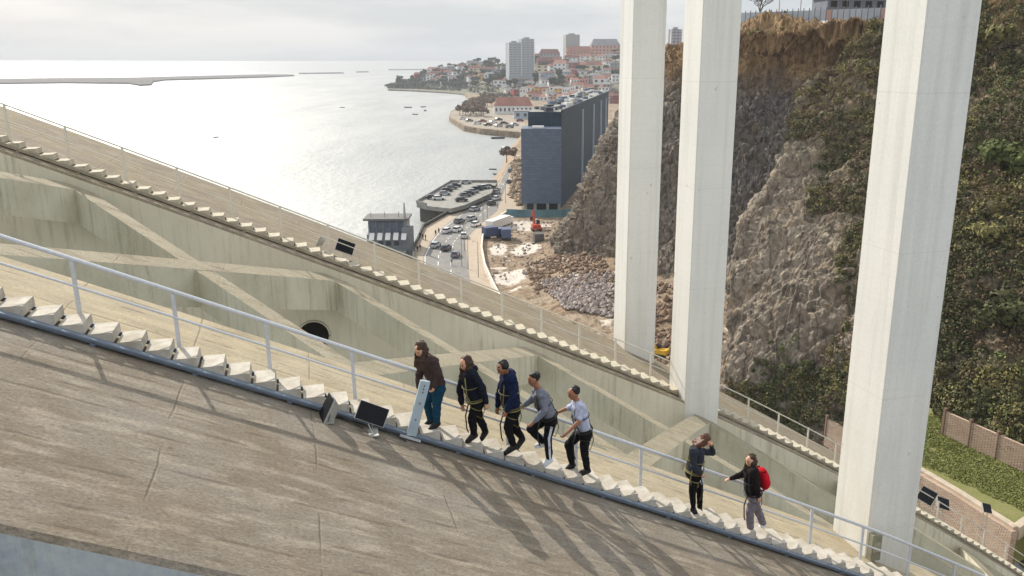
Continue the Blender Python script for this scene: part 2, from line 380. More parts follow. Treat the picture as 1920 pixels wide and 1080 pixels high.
def railing(p, label, m0, n, hi=.94, mat_=M['galv'], rr=.031):
    t = empty('railing', (0, 0, CAMZ), TH, label=label, cat='railing')
    ms = [m0+1.235*i for i in range(n)]
    proto = None
    for m in ms:
        b = MB().box((0, 0, (hi-.1)/2-.05), (.055, .035, hi+.05)).box((0, 0, -.43+hi/2-.1), (.12, .10, .02))
        if proto is None: proto = b.build('post', mat_, t)
        o = proto if m == ms[0] else proto.copy()
        if o is not proto: C.objects.link(o)
        o.location = (m, p+random.uniform(-.006, .006), zf(m)+.10); o.rotation_euler = (random.uniform(-.012, .012), random.uniform(-.015, .015), 0)
    mm = [ms[0]-.4+(ms[-1]-ms[0]+.8)*i/90 for i in range(91)]
    MB().tube([(m, p, zf(m)+hi+.01) for m in mm], rr, 10).build('top_rail', mat_, t, smooth=True)
    MB().tube([(m, p-.005, zf(m)+.555) for m in mm], rr*.62, 8).build('mid_rail', mat_, t, smooth=True)
    return t
railing(12.72, 'pale steel handrail beside the group on the near rib', -3.09-1.235*3, 20)
railing(P['stair_far']+.66, 'thin steel handrail along the steps of the far rib', -3.0-1.235*8, 40, mat_=M['rail_far'], rr=.021)

# slanted gate post by the first walker
def to_bridge(name, **k): return empty(name, (0, 0, CAMZ), TH, **k)
t = to_bridge('gate_post', label='slanted blue grey steel post with bolt holes in front of the first walker', cat='post')
a = onp(771, 816, 12.0); b = onp(797.5, 714, 11.95)
MB().bar(a, b, .15, .05, up=(0, 1, 0)).build('upright', plain('pale blue grey paint', rgb(172, 188, 198), .5, .06), t)
for q in (.80, .86, .92, .60, .30): c_ = a.lerp(b, q); MB().box((c_.x, c_.y-.03, c_.z), (.018, .012, .018)).build('bolt', M['black_metal'], t)
MB().box((a.x-.02, 12.02, a.z-.03), (.34, .16, .03), M=Matrix.Rotation(math.atan(.47), 3, 'Y')).build('base_plate', M['galv'], t)

# floodlights
def floodlight(u, v, p, label, size=.4, yaw=0, pitch=0, roll=0, asp=.75):
    c_ = onp(u, v, p); z0 = zf(c_.x)
    t = to_bridge('floodlight', label=label, cat='floodlight', group='floodlights on the arch ribs')
    M3 = Matrix.Rotation(yaw, 3, 'Z') @ Matrix.Rotation(pitch, 3, 'Y') @ Matrix.Rotation(roll, 3, 'X')
    sx, sy, sz = size, size*asp, size*.30
    def add_frustum(mb, z0_, z1_, k0, k1):
        vs = [M3 @ Vector((i*sx/2*kk, j*sy/2*kk, z)) + c_ for z, kk in ((z0_, k0), (z1_, k1)) for i, j in ((-1,-1),(1,-1),(1,1),(-1,1))]
        mb.add(vs, [(0,3,2,1),(4,5,6,7),(0,1,5,4),(1,2,6,5),(2,3,7,6),(3,0,4,7)])
    mb = MB(); add_frustum(mb, -sz, 0, .55, 1.0); add_frustum(mb, 0.002, .03, 1.04, 1.04)
    h = mb.build('housing', M['silver'], t)
    mb = MB(); add_frustum(mb, .032, .036, 1.0, 1.0); mb.build('lens', M['lens'], h)
    mb = MB()
    for s_ in (-1, 1):
        e = M3 @ Vector((0, s_*sy*.55, -.02)) + c_
        mb.bar(e, (c_.x, c_.y+s_*sy*.45, z0+.03), .04, .012, up=(1, 0, 0))
    mb.box((c_.x, c_.y, z0+.02), (.16, sy*1.05, .02)); mb.build('bracket', M['silver'], t)
    MB().tube([(c_.x+.05, c_.y+.1, z0+.03), (c_.x+.2, c_.y+.16, z0-.04), (c_.x+.5, c_.y+.05, zf(c_.x+.5)+.02)], .012, 6).build('cable', M['black_metal'], t)
    return t
floodlight(614, 768, 11.82, 'silver floodlight tilted on its bracket, left of the pair beside the near steps', .42, R(10), R(-62))
floodlight(697, 776, 11.80, 'floodlight with black glass, right of the pair beside the near steps', .44, R(-4), R(26), R(62), .62)
floodlight(601, 452, 23.9, 'small silver floodlight on the far rib, left of its pair', .30, R(-20), R(-60))
floodlight(647, 463, 23.9, 'black faced floodlight on the far rib, right of its pair', .50, 0, R(24), R(60), .7)
floodlight(1738, 930, 23.9, 'pale floodlight on the far rib just right of the broad pillar', .58, R(20), R(-40), R(20), 1.)
floodlight(1768, 944, 23.9, 'black faced floodlight low on the far rib right of the broad pillar', .62, 0, R(24), R(55), .7)
floodlight(1850, 953, 26.5, 'small dark floodlight by the coping near the right edge', .5, 0, R(20), R(50), .8)
# cable box at the foot of the near pillar, cable down the far pillar
t = to_bridge('junction_box', label='stained grey cable box strapped to the foot of the broad pillar', cat='box')
zb = zf(PM)
MB().box((PM+.14, P['near1']-PB-.075, zb+.30), (.24, .13, .62)).build('casing', plain('stained grey box', rgb(132, 130, 112), .8, .25, 9), t)
MB().box((PM+.14, P['near1']-PB-.144, zb+.32), (.17, .012, .22)).build('cover', plain('box cover', rgb(150, 148, 128), .8, .2, 9), t)

# ------------------------------------------------------------------ people
def fingers(mb, wrist, hand_dir, palm_n, side, size=1., curl=.6):
    hd = Vector(hand_dir).normalized(); sdv = Vector(side); sdv = (sdv-hd*sdv.dot(hd)).normalized(); pn = hd.cross(sdv).normalized()
    if pn.dot(Vector(palm_n)) < 0: pn = -pn
    w_ = Vector(wrist); palm = w_+hd*.085*size
    mb.cap(w_, palm-hd*.01, .024, .022)
    for i, (o_, ln) in enumerate(((-.030, .068), (-.010, .078), (.010, .074), (.029, .058))):
        k = w_+hd*.085*size+sdv*o_; mb.cap(w_+hd*.03+sdv*o_*.7, k, .013, .011)
        m_ = k+(hd*math.cos(curl*.6)+pn*math.sin(curl*.6))*ln*.5; e = m_+(hd*math.cos(curl*1.8)+pn*math.sin(curl*1.8))*ln*.5
        mb.cap(k, m_, .0098, .009); mb.cap(m_, e, .009, .008)
    tb = w_+hd*.03-sdv*.026; tm = tb+(hd*.5-sdv*.75+pn*.4).normalized()*.038; te = tm+(hd*.8-sdv*.2+pn*.5).normalized()*.032
    mb.cap(tb, tm, .013, .011); mb.cap(tm, te, .011, .009)
def person(p, J, face, label, jacket, trousers, hair, skin, shoes=None, sleeves=True, hairlen=.0, strap=None, bulk=1., legw=1., cuffs=None, stripe=None, hood=False, flip=1, hairdir=None, hairmat=None, beanie=False):
    """J: joint name -> (u, v, dp): a point seen at u, v at offset p+dp; flip = which way the near side is"""
    Q = {k_: onp(v_[0], v_[1], p+v_[2]) for k_, v_ in J.items()}
    t = to_bridge('person', label=label, cat='person')
    f = Vector(face).normalized(); up = Vector((0, 0, 1)); s_ = up.cross(f).normalized(); hu = f.cross(s_).normalized()
    if hu.z < 0: hu = -hu
    H = Q['head']; MH = Matrix((f, s_, hu)).transposed()
    b = MB()
    b.sphere(H+hu*.012, (.098, .080, .104), 16, 12, MH); b.sphere(H+f*.018-hu*.045, (.062, .055, .065), 14, 10, MH)
    b.cap(H+f*.085+hu*.015, H+f*.100-hu*.018, .009, .014); b.cap(H+f*.078-hu*.052-s_*.018, H+f*.078-hu*.052+s_*.018, .010)
    for g in (-1, 1): b.sphere(H+s_*g*.076-f*.005, (.018, .010, .030), 8, 6, MH)
    b.cap(Q['neck'], H-hu*.05-f*.015, .054, .050)
    shN, shF = Q['shN'], Q['shF']; hip = Q['pelvis']; hN = hip+Vector((0, -.085, -.02)); hF = hip+Vector((0, .085, -.02))
    ch = (shN+shF)/2
    b.cap(Q['neck'], ch-(ch-hip)*.15, .06, .09); b.cap(shN, shF, .055); b.cap(ch-(ch-hip)*.2, hip, .105, .10); b.cap(hN, hF, .09)
    for X in 'NF':
        s0, e0, w0 = Q['sh'+X], Q['el'+X], Q['wr'+X]; b.cap(s0, e0, .046, .037); b.cap(e0, w0, .038, .026)
        hd = (w0-e0).normalized(); fingers(b, w0, hd, Vector((0, 1, 0))*(1 if X == 'N' else -1)+f*.2, f, curl=.9)
        hp_ = hN if X == 'N' else hF; k0, a0, t0 = Q['kn'+X], Q['an'+X], Q['to'+X]
        b.cap(hp_, k0, .078, .052); b.cap(k0, a0, .052, .036); b.cap(a0, a0.lerp(t0, .75), .034, .022)
    b.build('body', skin, t, remesh=.0095)
    # face details
    e = MB()
    for g in (-1, 1): e.sphere(H+f*.088+hu*.014+s_*g*.03, (.006, .013, .006), 8, 5, MH); e.cap(H+f*.090+hu*.032+s_*g*.018, H+f*.084+hu*.032+s_*g*.045, .004)
    e.build('eyes', M['dark'], t)
    # hair
    h = MB(); h.sphere(H-f*.030+hu*.052, (.096, .094, .088), 16, 12, MH)
    if beanie: h.cap(H+f*.05+hu*.06-s_*.03, H+f*.05+hu*.06+s_*.03, .030)
    for _ in range(9):
        a_ = random.uniform(0, 6.28); h.sphere(H-f*.03+hu*(.075+random.uniform(-.02, .02))+(f*math.cos(a_)+s_*math.sin(a_))*.055, random.uniform(.022, .034), 8, 6)
    if hairlen > .1:
        hd = Vector(hairdir) if hairdir else Vector((0, 0, -1))+f*.12
        hd.normalize()
        for g in (-1, -.35, .35, 1):
            st = H+s_*g*.066-f*.04+hu*.01; ee = st+hd*hairlen*random.uniform(.85, 1.05)+s_*g*.02+f*.03
            h.cap(st, ee, .055, .036)
        for g in (-1, 1): st = H+s_*g*.075+f*.015+hu*.0; h.cap(st, st+hd*hairlen*.85+f*.03, .030, .020)
    h.build('hair', hairmat or hair, t, remesh=.0105, folds=.03)
    # jacket or shirt
    j = MB(); B = bulk*1.12
    j.cap(shN, shF, .078*B); j.cap(ch-(ch-hip)*.15, hip+(ch-hip)*.10, .125*B, .118*B); j.cap(ch+Vector((0, -.07, 0)), hip+Vector((0, -.05, .03)), .095*B, .098*B)
    j.cap(ch+Vector((0, .07, 0)), hip+Vector((0, .05, .03)), .095*B, .098*B)
    if hood: nb = Q['neck']; j.cap(nb-f*.06-s_*.05, nb-f*.06+s_*.05, .062); j.cap(nb+f*.02-s_*.05, nb+f*.02+s_*.05, .045)
    else: j.cap(Q['neck']-hu*.02, ch, .06, .08)
    for X in 'NF':
        s0, e0, w0 = Q['sh'+X], Q['el'+X], Q['wr'+X]
        if sleeves: j.cap(s0, e0, .068*B, .054*B); j.cap(e0, e0.lerp(w0, .93), .054*B, .040*B)
        else: j.cap(s0, s0.lerp(e0, .75), .070, .062)
    j.build('jacket' if sleeves else 'shirt', jacket, t, remesh=.014, folds=.022)
    # trousers
    q = MB(); q.cap(hN, hF, .118); q.cap(hip+(ch-hip)*.12, hip, .112, .12); legw *= 1.12
    for X in 'NF':
        hp_ = hN if X == 'N' else hF; k0, a0 = Q['kn'+X], Q['an'+X]
        q.cap(hp_, k0, .104, .066*legw); q.cap(k0, k0.lerp(a0, .9), .066*legw, .047*legw**2)
    q.build('trousers', trousers, t, remesh=.014, folds=.016)
    if stripe:
        sp = MB(); k0, a0 = Q['knN'], Q['anN']; o_ = Vector((0, -1, 0))
        sp.bar(hN+o_*.098, k0+o_*.067, .04, .018, up=(0, 1, 0)); sp.bar(k0+o_*.067, k0.lerp(a0, .95)+o_*.052, .034, .018, up=(0, 1, 0)); sp.build('side_stripe', stripe, t)
    # shoes
    for X in 'NF':
        a0, t0 = Q['an'+X], Q['to'+X]; d = (t0-a0); d2 = Vector((d.x, d.y, d.z)).normalized(); he = a0-d2*.03-Vector((0, 0, .045))
        m_ = MB(); m_.cap(he, t0+Vector((0, 0, -.012)), .046, .040); m_.cap(a0, he.lerp(t0, .35), .052, .048); m_.cap(a0, t0, .05, .038); m_.build('shoe', shoes or M['shoe'], t, remesh=.012)
    # climbing harness
    if strap:
        st = MB(); ax = (ch-hip)
        st.ring(hip+ax*.10, ax, .168*B+.012, .130*B+.012, .011); st.ring(hip+ax*.16, ax, .160*B+.012, .125*B+.01, .006)
        for X, hp_ in (('N', hN), ('F', hF)):
            d = Q['kn'+X]-hp_; st.ring(hp_+d*.30, d, .094, .094, .008)
        for y_ in (-1, 1):
            o_ = Vector((0, y_*.11, 0))
            pts = [hip+ax*.1+o_*1.1+f*.10*B, hip+ax*.45+o_*.8+f*.135*B, ch+o_*.75+f*.10+up*.02, ch+o_*.75+up*.082*B, ch+o_*.5-f*.10*B, hip+ax*.5-f*.135*B+o_*.1, hip+ax*.12-f*.12*B+o_*.6]
            st.tube(pts, .010, 6)
        st.ring(hip+ax*.62, ax, .16*B+.012, .130*B+.012, .007)
        hn = st.build('harness', strap, t, smooth=True)
        ld = MB(); g0 = hip+ax*.1+f*.13*B; ld.tube([g0, g0+f*.07-up*.18, g0+f*.05-up*.42, g0+f*.02-up*.50], .012, 6); ld.build('lanyard', M['dark'], hn, smooth=True)
        ld = MB(); g0 = hip-Vector((0, .15, 0))+ax*.08; ld.tube([g0, g0-up*.22+f*.03, g0-up*.34-f*.08, g0-up*.20-f*.15, g0+ax*.05-f*.12], .009, 6); ld.build('lanyard', M['strap_y'], hn, smooth=True)
    return t, Q
M['shoe'] = plain('black shoes', (.012, .012, .014, 1), .6, .2)
M['shoe_w'] = plain('white trainers', rgb(214, 218, 224), .6, .05)
M['strap_k'] = plain('black webbing', rgb(44, 42, 38), .85, .3, 12)
M['strap_y'] = plain('yellow webbing', rgb(128, 120, 74), .8, .25, 12)
M['hair_b'] = plain('dark brown hair', (.05, .026, .016, 1), .55, .3, 30)
M['hair_k'] = plain('black hair', (.010, .009, .009, 1), .55, .3, 30)
M['hair_r'] = plain('auburn hair', (.09, .035, .018, 1), .55, .3, 30)
cl = lambda n, c: plain(n, c, .9, .22, 14, .15)
J1 = dict(head=(789,656,0), neck=(799,671,0), pelvis=(821,724,0), shN=(812,678,-.17), elN=(823,704,-.23), wrN=(815,724,-.20), shF=(796,677,.17), elF=(786,703,.20), wrF=(785,727,.16),
          knN=(819,757,-.09), anN=(819,792,-.10), toN=(806,806,-.11), knF=(800,754,.08), anF=(808,788,.10), toF=(795,801,.11))
person(12.33, J1, (-.75, -.50, -.45), 'person in brown jacket and blue trousers bending forward behind the slanted post', cl('dark brown jacket', rgb(66, 54, 52)), cl('petrol blue trousers', rgb(22, 62, 84)), M['hair_b'], M['skin'], hairlen=.30, strap=None, bulk=1.05)
J2 = dict(head=(873.5,682,0), neck=(881,694,0), pelvis=(893,751,0), shN=(887,702,-.17), elN=(904,726,-.22), wrN=(912,755,-.22), shF=(871,703,.17), elF=(862,730,.20), wrF=(866,757,.18),
          knN=(885,784,-.09), anN=(889,814,-.10), toN=(876,827,-.11), knF=(898,783,.08), anF=(910,808,.08), toF=(903,822,.09))
person(12.33, J2, (-.85, -.40, -.30), 'long haired person in a black hooded jacket and yellow straps, second of the line', cl('black jacket', rgb(28, 32, 44)), cl('black trousers', rgb(22, 21, 24)), M['hair_b'], M['skin'], hairlen=.27, strap=M['strap_y'], hood=True)
J3 = dict(head=(943,691,0), neck=(952,702,0), pelvis=(960,768,0), shN=(958,710,-.17), elN=(962,742,-.23), wrN=(950,770,-.22), shF=(947,710,.17), elF=(937,738,.2), wrF=(933,762,.18),
          knN=(952,801,-.09), anN=(963,836,-.1), toN=(947,849,-.1), knF=(966,802,.08), anF=(979,822,.08), toF=(970,838,.09))
person(12.33, J3, (-.90, -.25, -.38), 'person in a long navy hooded coat stepping up, third of the line', cl('navy coat', rgb(24, 34, 62)), cl('black trousers', rgb(24, 23, 26)), M['hair_k'], M['skin_dark'], strap=M['strap_y'], hood=True, beanie=True, bulk=1.12)
J4 = dict(head=(1000.5,712,0), neck=(1008,728,0), pelvis=(1030,783,0), shN=(1015,739,-.17), elN=(1022,768,-.22), wrN=(1001,791,-.20), shF=(1008,737,.17), elF=(995,752,.22), wrF=(984,759,.22),
          knN=(1027,820,-.08), anN=(1030,861,-.09), toN=(1018,873,-.1), knF=(995,805,.10), anF=(1020,830,.1), toF=(1006,836,.1))
person(12.33, J4, (-.95, -.30, -.08), 'person in grey top and white striped black trousers with one knee raised', cl('grey top', rgb(118, 122, 134)), cl('black track trousers', rgb(26, 26, 32)), M['hair_k'], M['skin_dark'], shoes=M['shoe_w'], strap=M['strap_k'], stripe=plain('white stripe', rgb(206, 212, 226), .8, .05))
J5 = dict(head=(1075,738,0), neck=(1081,751,0), pelvis=(1095,809,0), shN=(1086,762,-.17), elN=(1086,790,-.24), wrN=(1063,812,-.22), shF=(1082,760,.17), elF=(1063,766,.22), wrF=(1046,773,.22),
          knN=(1095,843,-.09), anN=(1101,880,-.1), toN=(1085,890,-.1), knF=(1066,834,.08), anF=(1073,870,.09), toF=(1059,884,.1))
person(12.33, J5, (-.95, -.28, -.12), 'person in pale lilac short sleeved shirt, last of the five walkers', cl('pale lilac shirt', rgb(176, 182, 204)), cl('black trousers', rgb(24, 24, 28)), M['hair_k'], M['skin_dark'], sleeves=False, strap=M['strap_k'], bulk=.95)
J6 = dict(head=(1322,827,0), neck=(1311,839,0), pelvis=(1300,887,0), shN=(1300,847,-.17), elN=(1300,875,-.22), wrN=(1314,889,-.22), shF=(1314,846,.17), elF=(1336,849,.18), wrF=(1334,836,.10),
          knN=(1298,920,-.09), anN=(1300,954,-.09), toN=(1305,962,-.10), knF=(1312,919,.07), anF=(1312,955,.06), toF=(1315,964,.04))
person(12.33, J6, (.80, -.20, -.55), 'person in a patterned grey jacket shielding the face with one arm, hair blown back', cl('mottled grey jacket', rgb(50, 54, 62)), cl('black leggings', rgb(20, 18, 20)), M['hair_r'], M['skin'], hairlen=.20, strap=M['strap_y'], bulk=.98, hairdir=(-.9, 0, -.25), legw=.9)
J7 = dict(head=(1407,864,0), neck=(1413,875,0), pelvis=(1412,927,0), shN=(1414,884,-.17), elN=(1419,908,-.22), wrN=(1423,931,-.22), shF=(1402,883,.17), elF=(1386,892,.22), wrF=(1370,897,.24),
          knN=(1406,958,-.09), anN=(1407,992,-.1), toN=(1397,1001,-.1), knF=(1421,957,.10), anF=(1431,982,.13), toF=(1423,994,.14))
t7, Q7 = person(12.33, J7, (-.92, -.30, -.12), 'person in black top and grey trousers reaching uphill, wearing the red backpack', cl('black top', rgb(30, 26, 28)), cl('wide grey trousers', rgb(118, 112, 120)), M['hair_b'], M['skin'], shoes=M['shoe_w'], hairlen=.20, strap=M['dark'], legw=1.08)
t = to_bridge('backpack', label='bright red backpack on the back of the lowest person on the steps', cat='backpack')
c_ = onp(1431, 897, 12.33); Mt = Matrix.Rotation(R(-12), 3, 'Y')
mb = MB(); mb.sphere(c_, (.105, .165, .235), 16, 12, Mt); mb.sphere(c_+Vector((.04, 0, -.08)), (.10, .13, .13), 12, 8, Mt)
mb.build('pack_body', cl('red nylon', rgb(190, 22, 38)), t, remesh=.014)
mb = MB()
for y_ in (-.11, .11): mb.tube([c_+Vector((-.02, y_, .19)), c_+Vector((-.16, y_*1.1, .20)), c_+Vector((-.25, y_*1.2, .02)), c_+Vector((-.14, y_*1.2, -.17)), c_+Vector((-.03, y_, -.18))], .018, 6)
mb.build('strap', cl('dark red strap', rgb(120, 14, 24)), t, smooth=True)

# ------------------------------------------------------------------ river, land, road
def sea_mat():
    k = N('river water', .52, 1.0); k.b.inputs['IOR'].default_value = 1.7
    cw = k.noise(.012, 6, .6, k.map((1, .25, 1))); k.col(k.ramp(cw, [(.35, (.15, .165, .165, 1)), (.65, (.25, .262, .255, 1))])); rw = k.ramp(k.noise(.03, 6, .65, k.map((1, .18, 1))), [(.35, .43), (.65, .60)]); k.t.links.new(rw, k.b.inputs['Roughness'])
    h = k.math('ADD', k.noise(.35, 6, .6, k.map((1, .5, 1))), k.math('MULTIPLY', k.noise(.03, 4, .6), 2.5))
    k.bump(h, .5, .6); return k.m
M['sea'] = sea_mat()
sea = MB().add([(-60000, -3000, 0), (60000, -3000, 0), (60000, 85000, 0), (-60000, 85000, 0)], [(0, 1, 2, 3)]).build('water', M['sea']); tag(sea, kind='structure')
def slab(name, px, z, mat_, base=-1.0, kind='structure', lift=0):
    pts = [gnd(u, v, z) for u, v in px]; mb = MB(); mb.prism([(q.x, q.y) for q in pts], base, z+lift)
    o = mb.build(name, mat_, fixn=True)
    bm = bmesh.new(); bm.from_mesh(o.data); bmesh.ops.triangulate(bm, faces=[f_ for f_ in bm.faces if len(f_.verts) > 4]); bm.to_mesh(o.data); bm.free()
    return tag(o, kind=kind)
def sheet(name, px, z, mat_, lift):
    pts = [gnd(u, v, z) for u, v in px]; o = MB().add([(q.x, q.y, z+lift) for q in pts], [tuple(range(len(pts)))]).build(name, mat_)
    bm = bmesh.new(); bm.from_mesh(o.data); bmesh.ops.triangulate(bm, faces=bm.faces)
    for f_ in bm.faces:
        if f_.normal.z < 0: f_.normal_flip()
    bm.to_mesh(o.data); bm.free(); return tag(o, kind='structure')
GZ = 4.0
def ground_mat(name, a, b, c, sc=.25, r=.9):
    k = N(name, r, .2); f = k.noise(sc, 6, .65); g = k.noise(sc*7, 5, .7)
    x = k.mix(k.ramp(f, [(.38, 0.), (.62, 1.)]), a, b); x = k.mix(k.ramp(g, [(.48, 0.), (.66, .8)]), x, c)
    k.col(x); k.bump(g, .6, .15); return k.m
k = N('trodden site earth', .95, .15); f = k.noise(.10, 7, .68); g = k.noise(.55, 7, .75); h_ = k.noise(.16, 5, .6, k.map((1, 1, 1), (0, 0, 1.)))
c = k.mix(k.ramp(f, [(.40, 0.), (.58, 1.)]), rgb(140, 120, 98), rgb(160, 144, 124)); c = k.mix(k.ramp(g, [(.46, 0.), (.62, .85)]), c, rgb(88, 72, 58))
c = k.mix(k.ramp(h_, [(.60, 0.), (.66, .85)]), c, rgb(208, 198, 184)); x, y, z = k.sep()
def spot(cx_, cy_, rx, ry):
    a = k.math('POWER', k.math('MULTIPLY', k.math('SUBTRACT', x, cx_), 1/rx), 2.); b = k.math('POWER', k.math('MULTIPLY', k.math('SUBTRACT', y, cy_), 1/ry), 2.)
    return k.ramp(k.math('ADD', k.math('ADD', a, b), k.math('MULTIPLY', k.math('SUBTRACT', g, .5), 2.4)), [(.62, .9), (.85, 0.)])
for u_, v_, rx, ry in ((955, 522, 4.5, 7.), (985, 470, 4., 8.), (935, 468, 2.5, 8.), (1060, 545, 6., 3.), (990, 425, 7., 7.)):
    q = gnd(u_, v_, GZ); c = k.mix(spot(q.x, q.y, rx, ry), c, rgb(206, 198, 188))
k.col(c); k.bump(g, .9, .4); M['site'] = k.m
M['asphalt'] = ground_mat('worn asphalt', rgb(126, 124, 122), rgb(140, 137, 132), rgb(112, 110, 108), .4)
M['paving'] = ground_mat('sandy paving', rgb(172, 156, 138), rgb(184, 170, 152), rgb(150, 136, 118), .8)
M['sand'] = ground_mat('sandbank', rgb(74, 70, 70), rgb(92, 86, 82), rgb(60, 58, 58), .01)
M['concrete'] = plain('quay concrete', rgb(142, 140, 134), .9, .2, .6)
M['concrete_d'] = plain('dark concrete and deck shade', rgb(72, 70, 64), .9, .3, .8)
slab('ground', [(768,700),(771,560),(775,490),(776,466),(793,427),(850,395),(873,383),(905,368),(936,340),(950,312),(962,300),(966,275),(985,249),(900,241),(870,236),(842,219),(845,209),(882,188),(872,175),(1000,168),(1400,168),(2100,300),(2300,560),(2300,700),(1400,700)], GZ, M['site'])
sheet('pavement', [(771,560),(776,492),(778,466),(795,427),(851,396),(874,384),(906,369),(937,341),(951,313),(963,301),(978,301),(978,394),(950,404),(915,427),(904,450),(902,472),(908,505),(924,540),(940,575)], GZ, M['paving'], .02)
sheet('road', [(790,560),(794,480),(806,455),(826,430),(867,398),(912,374),(938,344),(953,312),(960,312),(950,344),(932,396),(902,420),(872,450),(878,507),(888,560)], GZ, M['asphalt'], .045)
# lane lines
dl = MB()
def lane(px, n, ln=.5):
    pts = [gnd(u, v, GZ) for u, v in px]; k = len(pts)-1
    for i in range(n):
        t0 = i/n*k; t1 = (i+ln)/n*k
        def ev(t_): a_ = min(int(t_), k-1); return pts[a_].lerp(pts[a_+1], t_-a_)
        a_, b_ = ev(t0), ev(t1); d = (b_-a_).normalized(); s_ = Vector((-d.y, d.x, 0))*.09; z = Vector((0, 0, .052))
        dl.add([a_-s_+z, b_-s_+z, b_+s_+z, a_+s_+z], [(0, 3, 2, 1)])
lane([(820,545),(822,480),(838,450),(856,432),(884,407),(922,372),(944,340)], 26); lane([(845,548),(846,480),(850,455),(868,434),(893,411),(927,378),(947,340)], 26); lane([(797,545),(797,480),(810,454),(829,430),(868,401)], 8, 1.0)
tag(dl.build('road_markings', M['white']), kind='structure')
# low boundary wall of the road and river parapet: walls are things
def wall_line(name, px, z, h, th, mat_, label, cat='wall', cope=None):
    pts = [gnd(u, v, z) for u, v in px]; mb = MB(); cp = MB()
    L_ = []; 
    for i, q in enumerate(pts):
        d = (pts[min(i+1, len(pts)-1)]-pts[max(i-1, 0)]).normalized(); L_.append((q, Vector((-d.y, d.x, 0))))
    def loft(b_, z0, z1, hw):
        vs = [tuple(q+s_*k_*hw+Vector((0, 0, zz-0))) for q, s_ in L_ for k_, zz in ((-1, z0), (1, z0), (1, z1), (-1, z1))]; n = len(L_)
        b_.add(vs, [(i*4+j, (i+1)*4+j, (i+1)*4+(j+1) % 4, i*4+(j+1) % 4) for i in range(n-1) for j in range(4)]+[(0, 1, 2, 3), (n*4-1, n*4-2, n*4-3, n*4-4)])
    t = empty(name, pts[0], 0, label=label, cat=cat)
    loft(mb, -.3, h, th/2); o = mb.build('wall_body', mat_, t, fixn=True); o.location = -pts[0]
    loft(cp, h+.002, h+.12, th/2+.06); o = cp.build('coping', cope or mat_, t, fixn=True); o.location = -pts[0]
    return t
wall_line('parapet', [(771,560),(775,492),(777,466),(794,427),(851,395),(874,383)], GZ, .9, .35, M['concrete_d'], 'dark curved river parapet beside the promenade')
wall_line('boundary_wall', [(940,570),(924,540),(909,505),(903,472),(905,450),(916,427),(950,404)], GZ, 1.3, .3, plain('pale rendered wall', rgb(214, 206, 194), .85, .08, 1.), 'pale curved boundary wall between the pavement and the building site')
# sandbank and breakwaters
def bank(name, pts, z):
    slab(name, pts, z, M['sand'], base=-2)
bank('sandbank', [(-60,149),(60,146.5),(180,145.6),(260,145),(330,143.2),(420,141),(500,139.3),(548,139.6),(552,141),(500,143.5),(400,146.5),(310,149),(287,152),(283,157.6),(262,158.6),(240,155),(120,154.2),(-60,156)], 3.0)
bank('breakwater', [(560,136.4),(640,135.2),(645,136.3),(562,137.2)], 3)
bank('breakwater', [(668,133.6),(690,133.2),(692,134.4),(669,134.6)], 3)
bank('breakwater', [(728,129.4),(830,128.8),(830,130),(728,130.6)], 3)

# ------------------------------------------------------------------ relief grids (cliffs and the far hill)
def cr(p0, p1, p2, p3, t_):
    return .5*((2*p1)+(-p0+p2)*t_+(2*p0-5*p1+4*p2-p3)*t_*t_+(-p0+3*p1-3*p2+p3)*t_**3)
class Relief:
    def __init__(s, cols): s.P = np.array([[list(at(*q)) if len(q) == 3 else list(q[0]) for q in c] for c in cols])   # [col][row][xyz]
    def ev(s, c, r):
        nc, nr = s.P.shape[:2]; ci = min(int(c), nc-2); ri = min(int(r), nr-2); fc, fr = c-ci, r-ri
        g = lambda i: min(max(i, 0), nc-1); h = lambda i: min(max(i, 0), nr-1)
        row = [cr(*[s.P[g(ci+k), h(ri+j)] for k in (-1, 0, 1, 2)], fc) for j in (-1, 0, 1, 2)]
        return cr(*row, fr)
    def grid(s, nc, nr):
        a, b = s.P.shape[:2]
        return np.array([[s.ev(i/(nc-1)*(a-1), j/(nr-1)*(b-1)) for j in range(nr)] for i in range(nc)])
def normals(G):
    a = np.gradient(G, axis=0); b = np.gradient(G, axis=1); n = np.cross(b, a); n /= np.linalg.norm(n, axis=2, keepdims=True)+1e-9
    return n
def rock_disp(G, amp, seed, streak=(1, 1, .50), edge=True, fine=1.):
    n = normals(G)
    ctr = np.array([0, 0, 50.]); s_ = np.sign(((ctr-G)*n).sum(2).mean()); n = n*s_
    out = np.zeros(G.shape[:2])
    for i in range(G.shape[0]):
        for j in range(G.shape[1]):
            x, y, z = G[i, j]; q = Vector((x*.90-z*.43, y, (x*.43+z*.90)*streak[2]))+Vector((seed*13.1, seed*7.7, seed)); q3 = Vector((x, y, z*.8))
            a = noise.ridged_multi_fractal(q*.055, 1., 2.1, 4, 1., 2.)*1.0
            b = noise.ridged_multi_fractal(q*.20+Vector((5, 5, 5)), 1., 2.1, 5, 1., 2.)*.42
            c = abs(noise.noise(q3*.75))*.75*fine+noise.ridged_multi_fractal(q3*.9, .9, 2.2, 3, 1., 2.)*.22*fine+noise.noise(q3*2.6)*.22*fine
            d_ = noise.voronoi(q*.26+Vector((noise.noise(q*.5)*.5, 0, 0)))[0]; e_ = min(d_[1]-d_[0], .6)
            out[i, j] = a+b*.8+c+e_*1.2+noise.noise(q*.035)*1.6+abs(noise.noise(Vector(((x*.85-z*.52)*.10, y*.06, (x*.5+z*.85)*.018+seed))))*3.2-2.9
    return G+n*(out*amp)[..., None], n
